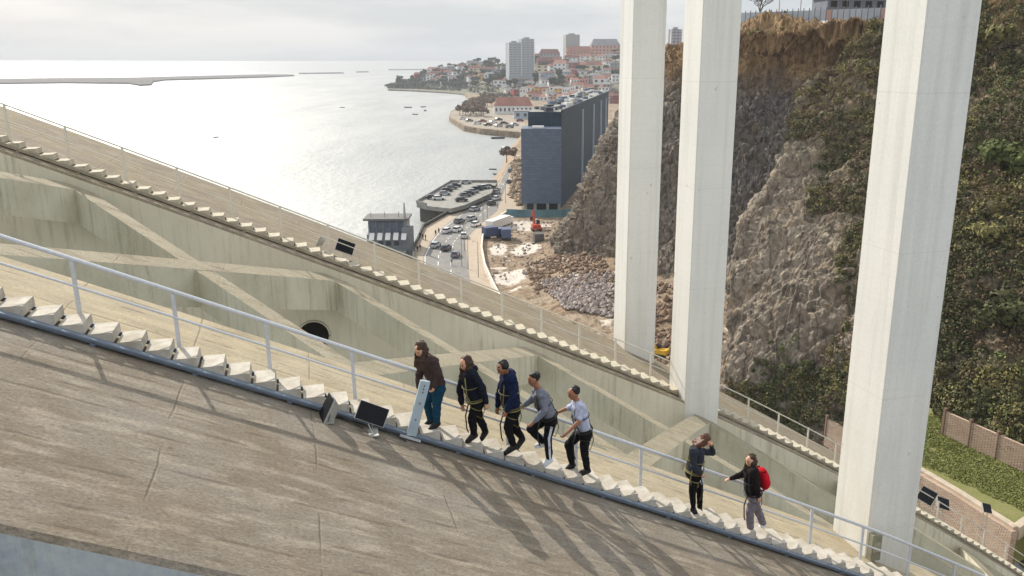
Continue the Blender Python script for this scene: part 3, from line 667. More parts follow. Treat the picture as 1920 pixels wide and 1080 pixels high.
def relief_mesh(name, G, mat_):
    nc, nr = G.shape[:2]; idx = np.arange(nc*nr).reshape(nc, nr)
    q = np.stack([idx[:-1, :-1], idx[1:, :-1], idx[1:, 1:], idx[:-1, 1:]], -1).reshape(-1, 4)
    return tag(np_mesh(name, G.reshape(-1, 3), q, mat_), kind='structure')
def cliff_mat(name, rock_a, rock_b, rock_c, earth, top, topz, soft=6., spur=None, sx0=24.):
    k = N(name, .95, .1)
    v = k.map((1, 1, .28), (0, R(26), 0)); f = k.noise(.12, 6, .65, v); g = k.noise(.9, 9, .78, k.map((1, 1, .55), (0, R(26), 0)), .6); h_ = k.noise(.35, 5, .6)
    x, y, z = k.sep(); c = k.mix(k.ramp(f, [(.38, 0.), (.60, 1.)]), rock_a, rock_b)
    if spur: c = k.mix(k.ramp(k.math('MULTIPLY', k.math('SUBTRACT', x, sx0), .07), [(0., 0.), (1., .9)]), c, spur)
    c = k.mix(k.ramp(g, [(.46, 0.), (.62, .85)]), c, rock_c)
    vein = k.noise(1.6, 5, .6, k.map((1, 1, .22), (0, R(30), 0)), 1.2); c = k.mix(k.ramp(vein, [(.57, 0.), (.66, .6)]), c, rgb(188, 172, 152))
    cr_ = k.vor(.55, k.mix(.25, v, k.n('ShaderNodeTexNoise').outputs[1]), 'DISTANCE_TO_EDGE'); c = k.mix(k.ramp(cr_, [(.0, .6), (.08, 0.)]), c, rgb(48, 42, 38))
    c = k.mix(k.ramp(h_, [(.52, 0.), (.68, .7)]), c, earth)
    x, y, z = k.sep(); zz = k.math('ADD', z, k.math('MULTIPLY', k.noise(.15, 4), 9.))
    m = k.math('MULTIPLY', k.math('SUBTRACT', zz, topz+4.5), 1/soft); m = k.ramp(m, [(0., 0.), (1., 1.)])
    tp = k.mix(k.ramp(k.noise(.5, 6, .7, k.map((1.6, 1.6, .3))), [(.40, 0.), (.62, 1.)]), top, rgb(112, 88, 62))
    c = k.mix(m, c, tp)
    k.col(c); k.bump(k.math('ADD', g, k.math('MULTIPLY', cr_, .6)), .9, .5); return k.m
M['cliff'] = cliff_mat('grey brown cliff rock', rgb(138, 129, 118), rgb(160, 148, 132), rgb(84, 76, 70), rgb(138, 122, 104), rgb(160, 134, 100), 43., spur=rgb(110, 106, 103))
M['cliff2'] = cliff_mat('paler cliff rock', rgb(172, 160, 144), rgb(150, 138, 124), rgb(98, 88, 78), rgb(160, 140, 116), rgb(112, 104, 70), 52., spur=rgb(104, 96, 66), sx0=36.)
M['slope'] = ground_mat('earthy slope under scrub', rgb(98, 84, 60), rgb(84, 80, 48), rgb(62, 54, 38), .2)
far_cols = [
 [(1075,470,240),(1100,400,245),(1130,330,250),(1160,270,258),(1190,225,265),(1225,180,272),(1260,140,278),(1290,110,285),(1300,98,320)],
 [(1036,492,196),(1060,430,198),(1084,372,200),(1112,312,203),(1140,258,207),(1166,212,213),(1200,165,222),(1245,112,232),(1260,96,262)],
 [(1060,505,186),(1086,450,188),(1108,390,191),(1132,330,195),(1158,275,201),(1184,225,208),(1215,170,217),(1250,112,228),(1265,94,256)],
 [(1110,530,175),(1128,470,178),(1145,410,182),(1165,350,187),(1188,285,193),(1208,230,201),(1235,172,211),(1262,112,222),(1275,92,250)],
 [(1180,556,165),(1186,500,169),(1194,430,175),(1206,360,181),(1222,290,188),(1240,225,196),(1262,165,206),(1285,110,217),(1295,86,246)],
 [(1255,572,158),(1258,510,164),(1262,440,171),(1268,370,179),(1276,300,187),(1286,230,195),(1298,165,203),(1312,100,211),(1320,78,240)],
 [(1330,590,151),(1335,530,158),(1340,450,166),(1346,370,173),(1354,300,180),(1362,235,186),(1372,165,192),(1384,95,197),(1384,58,200)],
 [(1400,610,145),(1408,530,152),(1420,440,160),(1436,370,166),(1452,300,172),(1462,230,178),(1468,165,183),(1474,95,187),(1476,47,189)],
 [(1470,620,139),(1482,530,146),(1498,440,152),(1512,370,158),(1528,300,164),(1540,230,169),(1550,165,173),(1556,95,178),(1560,42,180)],
 [(1560,620,135),(1570,530,142),(1582,440,148),(1594,370,154),(1606,300,160),(1618,230,165),(1630,165,169),(1640,95,173),(1648,40,175)],
 [(1700,620,132),(1710,530,138),(1720,440,144),(1730,370,150),(1740,300,156),(1750,230,160),(1760,150,164),(1770,70,168),(1780,0,170)]]
for c in far_cols:                                      # plateau behind the crest
    q = at(*c[-1]); c.append((tuple(Vector((q.x+25, q.y+90, q.z+1))),)); 
    q0 = at(*c[0]); c.insert(0, (tuple(Vector((q0.x*1.0-2, q0.y-6, GZ-3))),))
RF = Relief(far_cols); GF = RF.grid(380, 300); GFd, nF = rock_disp(GF, 2.0, 1.3)
relief_mesh('cliff', GFd, M['cliff'])
near_cols = [
 [(1420,740,128),(1420,650,132),(1425,560,136),(1432,470,142),(1450,400,148),(1500,340,154),(1540,280,160),(1570,215,166),(1610,130,172),(1660,62,178)],
 [(1346,762,109),(1350,655,113),(1356,560,117),(1366,472,122),(1386,402,127),(1440,346,133),(1478,282,141),(1494,208,149),(1556,120,160),(1622,55,169)],
 [(1372,768,105),(1380,660,108),(1388,565,112),(1400,480,117),(1422,404,123),(1466,348,130),(1504,280,138),(1526,205,147),(1580,120,158),(1640,52,167)],
 [(1415,774,102),(1424,670,104),(1434,575,108),(1450,488,113),(1474,408,119),(1512,350,126),(1550,278,134),(1572,202,143),(1620,118,155),(1672,45,165)],
 [(1470,782,99),(1482,690,101),(1494,590,105),(1512,498,110),(1534,414,116),(1566,350,122),(1602,276,130),(1626,198,140),(1664,112,152),(1706,30,163)],
 [(1540,792,95),(1552,700,97),(1564,600,100),(1582,506,105),(1604,420,111),(1632,350,117),(1660,270,125),(1684,190,134),(1716,105,148),(1750,10,160)],
 [(1640,800,88),(1654,708,90),(1668,608,93),(1684,512,98),(1700,424,104),(1718,345,111),(1738,262,119),(1756,178,129),(1782,90,143),(1806,-20,157)],
 [(1748,795,80),(1754,705,82),(1762,610,86),(1772,514,91),(1784,424,97),(1796,340,104),(1810,250,113),(1826,160,124),(1846,60,138),(1862,-60,152)],
 [(1850,806,72),(1856,715,75),(1864,620,79),(1874,520,84),(1884,424,90),(1894,335,97),(1906,240,106),(1920,140,118),(1940,20,132),(1952,-110,147)],
 [(1990,870,66),(1994,770,69),(2000,660,73),(2008,550,78),(2016,440,84),(2024,335,91),(2036,225,100),(2050,105,112),(2070,-40,126),(2084,-180,140)],
 [(2250,960,58),(2250,840,61),(2255,710,65),(2260,580,70),(2265,450,76),(2270,325,83),(2280,195,92),(2290,55,103),(2310,-110,116),(2320,-280,130)]]
for c in near_cols:
    q = at(*c[-1]); c.append((tuple(Vector((q.x+30, q.y+80, q.z+4))),)); q0 = at(*c[0]); c.insert(0, (tuple(Vector((q0.x-1, q0.y-5, q0.z-9))),))
RN = Relief(near_cols); GN = RN.grid(420, 300); GNd, nN = rock_disp(GN, 1.3, 4.1)
relief_mesh('hillside', GNd, M['cliff2'])

def netting(G, N_, c0, c1, r0, r1, n, label, slant):
    t = empty('rockfall_net', tuple(G[int(c0*(G.shape[0]-1)), int(r0*(G.shape[1]-1))]), 0, label=label, cat='netting'); o0 = Vector(t.location); nc, nr = G.shape[:2]
    m_ = plain('pale net cable', rgb(150, 134, 114), .9, .3, .5)
    for i in range(n):
        a0 = c0+(c1-c0)*(i+random.random()*.7)/n; b0 = r0+random.random()*.25*(r1-r0); b1 = r1-random.random()*.3*(r1-r0); pts = []
        for k_ in range(15):
            f_ = k_/14; a_ = a0+slant*f_+.012*noise.noise(Vector((f_*4, i*3.1, 0))); b_ = b0+(b1-b0)*f_; ii = min(max(int(a_*(nc-1)), 1), nc-2); jj = int(b_*(nr-1))
            pts.append(Vector(G[ii, jj])+Vector(N_[ii, jj])*.35-o0)
        MB().tube(pts, random.uniform(.022, .045), 5).build('cable', m_, t)
netting(GFd, nF, .12, .34, .12, .80, 15, 'rockfall net cables fanning down the rock spur beside the dark block', .05)
netting(GNd, nN, .12, .40, .15, .60, 7, 'rockfall net cables over the pale rock bulge between the pillars', .04)

# leaf clump vegetation ------------------------------------------------
def leaf_mat(name, cols):
    k = N(name, .8, .2); g = k.n('ShaderNodeNewGeometry'); f = g.outputs['Random Per Island']
    st = [(i/(len(cols)-1), c) for i, c in enumerate(cols)]
    k.col(k.mix(k.ramp(k.noise(.35, 4), [(.38, 0.), (.62, .6)]), k.ramp(f, st), cols[0])); return k.m
M['leaf_olive'] = leaf_mat('olive scrub leaves', [rgb(96, 92, 56), rgb(116, 110, 66), rgb(134, 126, 78), rgb(148, 138, 90)])
M['leaf_dark'] = leaf_mat('dark scrub leaves', [rgb(66, 68, 44), rgb(84, 86, 54), rgb(104, 102, 66)])
M['leaf_brown'] = leaf_mat('dry brown brush', [rgb(104, 88, 66), rgb(128, 108, 82), rgb(90, 78, 58)])
M['leaf_green'] = leaf_mat('fresh green leaves', [rgb(78, 88, 48), rgb(98, 106, 60), rgb(122, 126, 76)])
M['bark'] = plain('bark', rgb(84, 70, 58), .9, .3, 8)
rng = np.random.default_rng(5)
def leaves(centres, radii, per, size, flat=.75):
    """centres (n,3): returns verts, quads of leaf cards scattered in each blob's shell"""
    n = len(centres); k = per; d = rng.normal(size=(n, k, 3)); d /= np.linalg.norm(d, axis=2, keepdims=True)
    rr = radii[:, None, None]*(.35+.65*rng.random((n, k, 1))**.5); c = centres[:, None, :]+d*rr*np.array([1, 1, flat])
    nn = d+rng.normal(size=(n, k, 3))*.38; nn /= np.linalg.norm(nn, axis=2, keepdims=True)
    a = np.cross(nn, rng.normal(size=(n, k, 3))); a /= np.linalg.norm(a, axis=2, keepdims=True); b = np.cross(nn, a)
    s_ = size*(.6+.8*rng.random((n, k, 1)))
    V = np.stack([c-a*s_-b*s_*.5, c+a*s_*.2-b*s_*.7, c+a*s_+b*s_*.4, c-a*s_*.2+b*s_*.7], 2).reshape(-1, 3)
    return V, np.arange(len(V)).reshape(-1, 4)
def scatter(name, G, N_, mask, count, rad, per, size, mat_, label, push=.4):
    nc, nr = G.shape[:2]; i = rng.integers(0, nc-1, count*3); j = rng.integers(2, nr-2, count*3)
    keep = [(a, b) for a, b in zip(i, j) if mask(a/(nc-1), b/(nr-1), G[a, b])][:count]
    if not keep: return
    c = np.array([G[a, b]+N_[a, b]*push for a, b in keep]); r = rad*(.3+1.5*rng.random(len(c))**2.2)
    V, Q_ = leaves(c, r, per, size); o = np_mesh(name, V, Q_, mat_); tag(o, label, 'vegetation', kind='stuff'); return o
def pat(q, s_, o_=0): return noise.noise(Vector(q)*s_+Vector((o_, o_, o_)))
# near hillside: columns 0..10, the bare rock bulge sits in the lower left of it
def near_veg(a, b, q):
    c = a*10; r = b*11
    w_ = noise.noise(Vector(q)*.08)*.8; bare = 1 if (c+w_ < 2.9 and r < 7.2 and not (r < 1.5 and c > 1.9)) else (.9 if c+w_ < 4.9 and r < 5.6 and r > 2.0 else (.12 if c < 6 else 0))
    return bare
nv = lambda f, o_: (lambda a, b, q: f(a, b, q, o_))
def m_gen(a, b, q, o_): return near_veg(a, b, q) < rng.random()*.9 and pat(q, .09, o_)+pat(q, .3, o_)*.5 > -.05
NS = GNd
scatter('scrub', NS, nN, nv(m_gen, 3), 2300, .8, 54, .13, M['leaf_olive'], 'olive green scrub covering the hillside right of the rock face')
scatter('scrub', NS, nN, nv(m_gen, 11), 2300, .85, 54, .14, M['leaf_dark'], 'dark green bushes covering the hillside right of the rock face')
scatter('scrub', NS, nN, nv(m_gen, 29), 2600, .75, 44, .12, M['leaf_brown'], 'dry brown brush between the green bushes of the hillside')
def m_green(a, b, q): c = a*10; r = b*11; return (r < 2.6 and c > 3.2 and pat(q, .15, 7) > -.1) or (near_veg(a, b, q) == 0 and pat(q, .12, 51) > .28)
def m_right(a, b, q): return a*10 > 6.6 and rng.random() < .9 and pat(q, .11, 21) > -.2
scatter('scrub', NS, nN, m_right, 2000, .95, 60, .15, M['leaf_dark'], 'dense dark thicket on the slope right of the broad pillar')
scatter('scrub', NS, nN, m_green, 900, .7, 50, .13, M['leaf_green'], 'fresh green undergrowth at the foot of the hillside')
def m_lip(a, b, q): c = a*10; r = b*10; return (r > 8.6 and r < 9.3 and pat(q, .2, 5) > .0 and c > 6.2) or (c > 8.0 and pat(q, .1, 9) > 0)
scatter('scrub', GFd, nF, m_lip, 900, .9, 40, .2, M['leaf_olive'], 'patchy scrub along the lip of the earth cliff')
# ------------------------------------------------------------------ trees and shrubs as individuals
def make_tree(name, label, group, h, r, leaf, per=260, size=.3, blobs=9, cat='tree', flat=.8, trunk=None):
    t = empty(name, (0, 0, 0), 0, label=label, cat=cat, group=group)
    tb = MB(); th = h*.55; tb.tube([(0, 0, -.3), (.05*h*.2, 0, th*.5), (0, .03*h, th)], [h*.035, h*.026, h*.016], 7)
    for i in range(5):
        a_ = i*1.3; tb.tube([(0, 0, th*(.55+.08*i)), (math.cos(a_)*r*.5, math.sin(a_)*r*.5, th+h*.12)], [h*.014, h*.006], 5)
    tb.build('trunk', trunk or M['bark'], t)
    cs = np.array([[random.gauss(0, .42)*r, random.gauss(0, .42)*r, h*.68+random.gauss(0, .14)*h] for _ in range(blobs)]); rs = np.array([r*random.uniform(.35, .6) for _ in range(blobs)])
    V, Q_ = leaves(cs, rs, per//blobs*4, size, flat); np_mesh('crown', V, Q_, leaf, t); return t
def bare_tree(h, label, name='bare_tree'):
    t = empty(name, (0, 0, 0), 0, label=label, cat='tree'); tb = MB(); br = MB()
    tb.tube([(0, 0, -.3), (0, .05, h*.35)], [h*.04, h*.03], 7); tb.build('trunk', M['bark'], t)
    def grow(p_, d, l, r_, lv):
        e = p_+d*l; br.tube([p_, e], [r_, r_*.65], 4)
        if lv:
            for _ in range(3):
                nd = (d+Vector((random.gauss(0, .55), random.gauss(0, .55), random.gauss(.12, .3)))).normalized(); grow(e, nd, l*.72, r_*.6, lv-1)
    for _ in range(5): grow(Vector((0, .05, h*.35)), Vector((random.gauss(0, .5), random.gauss(0, .5), 1)).normalized(), h*.22, h*.018, 4)
    br.build('branches', M['bark'], t); return t
bt = bare_tree(6.5, 'bare winter tree at the left end of the fence on the cliff top'); bt.location = at(1424, 44, 196)
# shrubs one can tell apart on the slope
shr = make_tree('shrub', 'bright green bush in the middle of the slope left of the broad pillar', 'large bushes on the hillside', 2.6, 1.5, M['leaf_green'], 420, .17, 10, 'bush')
shrubs = [(1595,290,141,1.4,'bright green bush in the middle of the slope left of the broad pillar','leaf_green'),(1540,330,135,1.2,'dark bush just above the bald rock bulge','leaf_dark'),(1630,150,154,1.6,'tall olive bush near the top of the slope beside the broad pillar','leaf_olive'),
 (1600,640,100,1.3,'green bush low on the slope just left of the broad pillar','leaf_green'),(1500,700,103,1.2,'bush at the foot of the slope above the far handrail','leaf_dark'),(1895,330,97,2.0,'large green bush at the right edge, halfway up the slope','leaf_green'),
 (1870,470,88,1.5,'yellowish green bush right of the broad pillar below the large one','leaf_olive'),(1900,620,78,1.6,'dark bush above the brick panel wall at the right edge','leaf_dark'),(1850,90,130,1.9,'bush at the top right of the slope beside the pillar top','leaf_olive'),(1635,60,165,1.3,'round olive bush on the cliff top at the right end of the fence','leaf_olive')]
for i, (u, v, Y, s_, lb, lm) in enumerate(shrubs):
    o = shr if i == 0 else copy_tree(shr); o.location = at(u, v+12*s_, Y-.8); o.scale = (s_,)*3; o.rotation_euler.z = i*1.1; o['label'] = lb
    for ch in o.children:
        if ch.name.startswith('crown'):
            if ch.data.users > 1 or i == 0: ch.data = ch.data.copy()
            ch.data.materials[0] = M[lm]

# ------------------------------------------------------------------ cliff top: fence, shed, lamps
def fence_top():
    a_, b_ = at(1388, 45, 199), at(1662, 38, 176); t = empty('hoarding_fence', a_, 0, label='pale grey panel fence with posts along the cliff top', cat='fence'); n = 26
    m1 = plain('pale fence panel', rgb(176, 182, 190), .6, .1, .5); m2 = plain('fence post', rgb(112, 116, 122), .6, .1)
    for i in range(n):
        p0 = a_.lerp(b_, i/n); p1 = a_.lerp(b_, (i+.88)/n); h = 2.35
        mb = MB(); mb.bar(p0-a_+Vector((0, 0, h*.5+.15)), p1-a_+Vector((0, 0, h*.5+.15)), .06, h*.92); mb.build('panel', m1 if i % 9 != 7 else plain('pinkish panel', rgb(186, 152, 140), .6, .1), t)
        q = a_.lerp(b_, (i+.94)/n)-a_; MB().box((q.x, q.y, 1.35), (.16, .16, 2.9)).build('post', m2, t)
fence_top()
t = empty('shed_building', at(1600, 30, 205), R(8), label='long low dark building behind the cliff top fence', cat='building')
MB().box((0, 0, 2.2), (17, 8, 4.4)).build('wall', plain('grey blue wall', rgb(118, 124, 136), .8, .1, .4), t)
MB().box((0, 0, 4.7), (19, 9.5, .5)).build('roof', plain('dark roof', rgb(70, 66, 70), .8, .1, .4), t)
for i in range(6): MB().box((-7+i*2.8, -4.04, 2.4), (1.5, .1, 1.3)).build('window', M['glass_dark'], t)
lp_proto = None
def lamp_post(loc, h, label, group='street lamps', arm=1.2, rz=0):
    global lp_proto
    if lp_proto is None:
        t = empty('street_lamp', (0, 0, 0)); MB().tube([(0, 0, 0), (0, 0, .5), (0, 0, 1)], [.011, .009, .006], 6).build('pole', M['lamp_grey'], t)
        MB().tube([(0, 0, .99), (arm*.1, 0, 1.01)], .004, 5).build('arm', M['lamp_grey'], t); MB().box((arm*.115, 0, 1.005), (.06, .025, .012)).build('lamp_head', M['lamp_grey'], t); lp_proto = t; o = t
    else: o = copy_tree(lp_proto)
    o.location = loc; o.scale = (h*1.0, h*1.0, h); o.rotation_euler.z = rz; tag(o, label, 'lamp', group); return o
M['lamp_grey'] = plain('lamp post grey', rgb(128, 126, 122), .5, .1)
for u, Y, lb in ((1459, 205, 'leftmost lamp post standing behind the cliff top fence'), (1499, 203, 'middle lamp post standing behind the cliff top fence'), (1585, 200, 'right lamp post standing behind the cliff top fence')):
    lamp_post(at(u, 44, Y), 9.5, lb, 'lamp posts on the cliff top')
for u, v, h, lb in ((948, 381, 8, 'street lamp nearest the dark block on the right pavement'), (933, 390, 8, 'street lamp on the right pavement beside the parking deck'), (906, 414, 8, 'street lamp at the bend of the right pavement'), (914, 409, 7.6, 'street lamp just beyond the one at the bend'), (871, 470, 8, 'street lamp on the right pavement beside the white saloon'), (866, 500, 8, 'street lamp on the pavement close above the far handrail'), (878, 505, 7.6, 'rear lamp of the pair just above the far handrail'), (897, 520, 8, 'street lamp standing nearest the boundary wall'), (965, 352, 8, 'far street lamp in front of the old stone slope')):
    lamp_post(gnd(u, v, GZ), h, lb, 'street lamps along the riverside road', rz=R(160))

# ------------------------------------------------------------------ lower right terrace
TZ = 20.0
def tz(u, v, z=TZ): return gnd(u, v, z)
M['grass'] = ground_mat('rough grass', rgb(112, 116, 66), rgb(124, 124, 78), rgb(132, 116, 84), .8)
M['stone_wall'] = None
k = N('rubble stone wall', .9, .2); br = k.n('ShaderNodeTexBrick'); br.inputs['Scale'].default_value = 2.2; br.inputs['Color1'].default_value = rgb(188, 166, 148); br.inputs['Color2'].default_value = rgb(160, 136, 118); br.inputs['Mortar'].default_value = rgb(92, 80, 68); br.inputs['Mortar Size'].default_value = .03
x, y, z = k.sep(); k.t.links.new(k.comb(k.math('ADD', x, y), z, 0.), br.inputs[0]); k.col(k.mix(k.ramp(k.noise(1.2, 5), [(.4, 0.), (.65, .6)]), br.outputs[0], rgb(168, 148, 128))); k.bump(br.outputs[1], -.5, .05); M['stone_wall'] = k.m
pts = [tz(1600,775), tz(1745,770), tz(1765,812), tz(2000,930), tz(2000,1010), tz(1920,950), tz(1890,975), tz(1735,882), tz(1560,790)]
def flat(name, pts, mat_, kind='structure', thick=3., z=TZ):
    mb = MB(); mb.prism([(q.x, q.y) for q in pts], z-thick, z); o = mb.build(name, mat_, fixn=True)
    bm = bmesh.new(); bm.from_mesh(o.data); bmesh.ops.triangulate(bm, faces=bm.faces); bm.to_mesh(o.data); bm.free(); return tag(o, kind=kind)
flat('terrace', [tz(1640,742), tz(1745,765), tz(1765,806), tz(2060,950), tz(2060,1030), tz(1935,975), tz(1905,985), tz(1735,882), tz(1640,835)], M['grass'])
def terr_wall(px, h, th, mat_, name, label, z, posts=False, cope=True, copec=None):
    pts = [gnd(u, v, z) for u, v in px]; t = empty(name, pts[0], 0, label=label, cat='wall'); o0 = pts[0]
    body = MB(); cp = MB()
    for a_, b_ in zip(pts[:-1], pts[1:]):
        body.bar(a_-o0+Vector((0, 0, h/2-.4)), b_-o0+Vector((0, 0, h/2-.4)), th, h+.8)
        if cope: cp.bar(a_-o0+Vector((0, 0, h+.085)), b_-o0+Vector((0, 0, h+.085)), th+.14, .16)
    body.build('wall_body', mat_, t)
    if cope: cp.build('coping', copec or M['concrete'], t)
    if posts:
        for a_, b_ in zip(pts[:-1], pts[1:]):
            n = max(1, round((b_-a_).length/2.6))
            for i in range(n+1):
                q = a_.lerp(b_, i/n)-o0; MB().box((q.x, q.y, h/2+.12), (.20, .34, h+.3)).build('post', plain('rusty post', rgb(98, 76, 64), .8, .2), t)
    return t
terr_wall([(1767,815),(2040,942)], 2.1, .22, M['stone_wall'], 'brick_panel_wall', 'brown brick panel wall with posts above the grass terrace at the right edge', TZ, posts=True, cope=False)
terr_wall([(1548,818),(1640,872)], 1.6, .22, M['stone_wall'], 'brick_panel_wall', 'short pinkish brick wall between the handrail and the broad pillar', TZ, posts=True, cope=False)
t = terr_wall([(1650,842),(1735,886),(1800,924),(1850,956),(1905,990)], .12, .5, plain('pale rough coping', rgb(176, 162, 144), .9, .15, 2.), 'terrace_edge', 'pale rough coping along the river side of the grass terrace', TZ, cope=False)
terr_wall([(1905,990),(1925,975),(2060,1060)], .15, .5, plain('pale rough coping', rgb(176, 162, 144), .9, .15, 2.), 'terrace_edge', 'pale coping turning the corner of the terrace at the right edge', TZ, cope=False)
# stone retaining wall under the terrace
pts = [tz(1560,812), tz(1650,850), tz(1735,892), tz(1800,930), tz(1850,962), tz(1903,995)]
mb = MB(); vs = []
for q in pts: vs += [(q.x, q.y, TZ-.05), (q.x-.6, q.y-.8, TZ-12)]
mb.add(vs, [(2*i, 2*i+1, 2*i+3, 2*i+2) for i in range(len(pts)-1)]); o = mb.build('retaining_wall', M['stone_wall']); tag(o, 'rubble stone retaining wall below the grass terrace at lower right', 'wall')
sd2 = o.modifiers.new('s', 'SOLIDIFY'); sd2.thickness = .5; sd2.offset = 0
V, Q_ = None, None
G_ = []
ta, tb_, tc_, td_ = tz(1742,775), tz(2060,938), tz(2060,1020), tz(1700,858)
cc = []
for _ in range(2600):
    a_, b_ = rng.random(), rng.random(); p0 = ta.lerp(tb_, a_); p1 = td_.lerp(tc_, a_); q = p0.lerp(p1, b_)
    if pat(q, .35, 2) > -.5: cc.append((q.x, q.y, TZ+.06))
V, Q_ = leaves(np.array(cc), np.full(len(cc), .34), 26, .055, .25); tag(np_mesh('grass', V, Q_, leaf_mat('terrace grass', [rgb(112, 118, 62), rgb(130, 134, 76), rgb(146, 144, 92)])), 'rough green grass on the terrace', 'grass', kind='stuff')

# ------------------------------------------------------------------ dark building
def dark_building():
    Yb = 258.; a_ = gnd(978, 401, GZ); b_ = gnd(1052, 401, GZ)
    t = empty('office_block', a_, 0, label='tall dark blue glass block with stepped front beside the cliff', cat='building')
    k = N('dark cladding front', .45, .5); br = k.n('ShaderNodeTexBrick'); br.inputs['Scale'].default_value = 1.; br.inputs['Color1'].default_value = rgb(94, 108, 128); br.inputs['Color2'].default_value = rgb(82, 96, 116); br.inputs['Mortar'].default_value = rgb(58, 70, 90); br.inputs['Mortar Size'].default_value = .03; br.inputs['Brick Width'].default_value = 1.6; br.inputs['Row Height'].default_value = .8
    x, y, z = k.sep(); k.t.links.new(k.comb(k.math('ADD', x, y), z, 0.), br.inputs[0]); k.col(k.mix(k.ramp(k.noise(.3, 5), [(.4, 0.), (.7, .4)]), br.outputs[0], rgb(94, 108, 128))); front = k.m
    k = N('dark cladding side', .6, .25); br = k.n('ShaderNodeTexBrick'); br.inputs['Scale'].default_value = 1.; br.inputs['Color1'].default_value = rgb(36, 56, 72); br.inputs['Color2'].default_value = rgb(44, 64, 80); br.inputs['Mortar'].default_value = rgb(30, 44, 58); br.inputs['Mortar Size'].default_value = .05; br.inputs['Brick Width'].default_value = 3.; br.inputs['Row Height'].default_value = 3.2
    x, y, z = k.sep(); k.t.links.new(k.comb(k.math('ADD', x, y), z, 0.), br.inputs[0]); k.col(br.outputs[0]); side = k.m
    def topz(u, v, Y): return at(u, v, Y).z-GZ
    w_ = b_.x-a_.x; h1 = topz(1015, 241, Yb)
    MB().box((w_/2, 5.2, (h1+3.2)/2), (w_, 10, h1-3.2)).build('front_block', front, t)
    for x_ in (1.2, 4.2, 8.1, w_-.6): MB().box((x_, .8, 1.55), (.9, .9, 3.3)).build('piloti', M['concrete'], t)
    MB().box((w_/2, 5.6, 1.5), (w_-1.5, 7, 3.0)).build('ground_floor', M['glass_dark'], t)
    MB().box((w_*.66, 3.6, 2.4), (.9, .2, 1.6)).build('window', M['glass_dark'], t)
    MB().box((w_*.42, 2.4, h1+.35), (3.6, 2, .6)).build('roof_unit', M['white'], t)
    # long block behind, running away to the right
    H2 = at(1052, 210, Yb+10).z; p0 = at(990, 209, Yb+10); p1 = at(1053, 213, Yb+10); p2 = gnd(1141, 173, H2); p3 = gnd(1093, 168, H2)
    P0, P1, P2, P3 = [Vector((q.x, q.y, 0))-Vector((a_.x, a_.y, 0)) for q in (p0, p1, p2, p3)]
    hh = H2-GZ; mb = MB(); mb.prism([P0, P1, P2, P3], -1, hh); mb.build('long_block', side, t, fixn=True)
    # facade panels stepping out with fin edges, their lit look put into the pale colour
    d = (P2-P1).normalized(); nrm = Vector((d.y, -d.x, 0)); Lg = (P2-P1).length
    segs = [(.0, .16, .0), (.16, .42, .9), (.42, .62, .9), (.62, .80, .9), (.80, .97, .9)]
    fin = plain('fin edge with painted light', rgb(178, 192, 206), .5, .06)
    for i, u_ in enumerate((1092.5, 1113.5, 1127.5, 1137)):
        # where the sight azimuth meets the facade
        tx = (u_-CX)*math.cos(TILT)/FPX; ox, oy = P1.x+a_.x, P1.y+a_.y
        tt = (tx*oy-ox)/(d.x-tx*d.y); q = P1+d*tt
        MB().bar(q+nrm*.25+Vector((0, 0, -1)), q+nrm*.25+Vector((0, 0, hh-2.2)), .7, 1.1, up=d).build('fin', fin, t)
    MB().bar(P1+nrm*.06+Vector((0, 0, hh+.3)), P2+nrm*.06+Vector((0, 0, hh+.3)), .5, .7).build('parapet', side, t)
    # roof plant
    rm = [M['concrete'], M['white'], plain('roof unit blue grey', rgb(108, 118, 134), .6, .1), plain('roof unit dark', rgb(66, 70, 82), .7, .1)]
    rs = N('roof felt', .9, .2); rs.col(rs.ramp(rs.noise(.5, 5), [(.35, rgb(120, 122, 120)), (.65, rgb(158, 158, 150))])); 
    rf_ = MB().prism([P0+(P1-P0)*.02, P1-(P1-P0)*.02, P2-(P2-P3)*.02, P3+(P2-P3)*.02], hh+.004, hh+.10).build('roof', rs.m, t, fixn=True)
    for i in range(90):
        a2, b2 = random.random()**1.0, random.uniform(.06, .94); q = P0.lerp(P3, a2).lerp(P1.lerp(P2, a2), b2); s_ = random.uniform(.6, 2.2)
        MB().box((q.x, q.y, hh+.1+s_*.3), (s_*1.2, s_, s_*.6), rz=.4).build('roof_unit', rm[i % 4], rf_)
dark_building()
# teal site hoarding
t = wall_line('site_hoarding', [(950,406),(1000,408),(1060,407),(1085,400)], GZ, 2.2, .2, plain('teal hoarding', rgb(96, 132, 142), .7, .3, .4), 'teal hoarding below the dark glass block', 'fence')

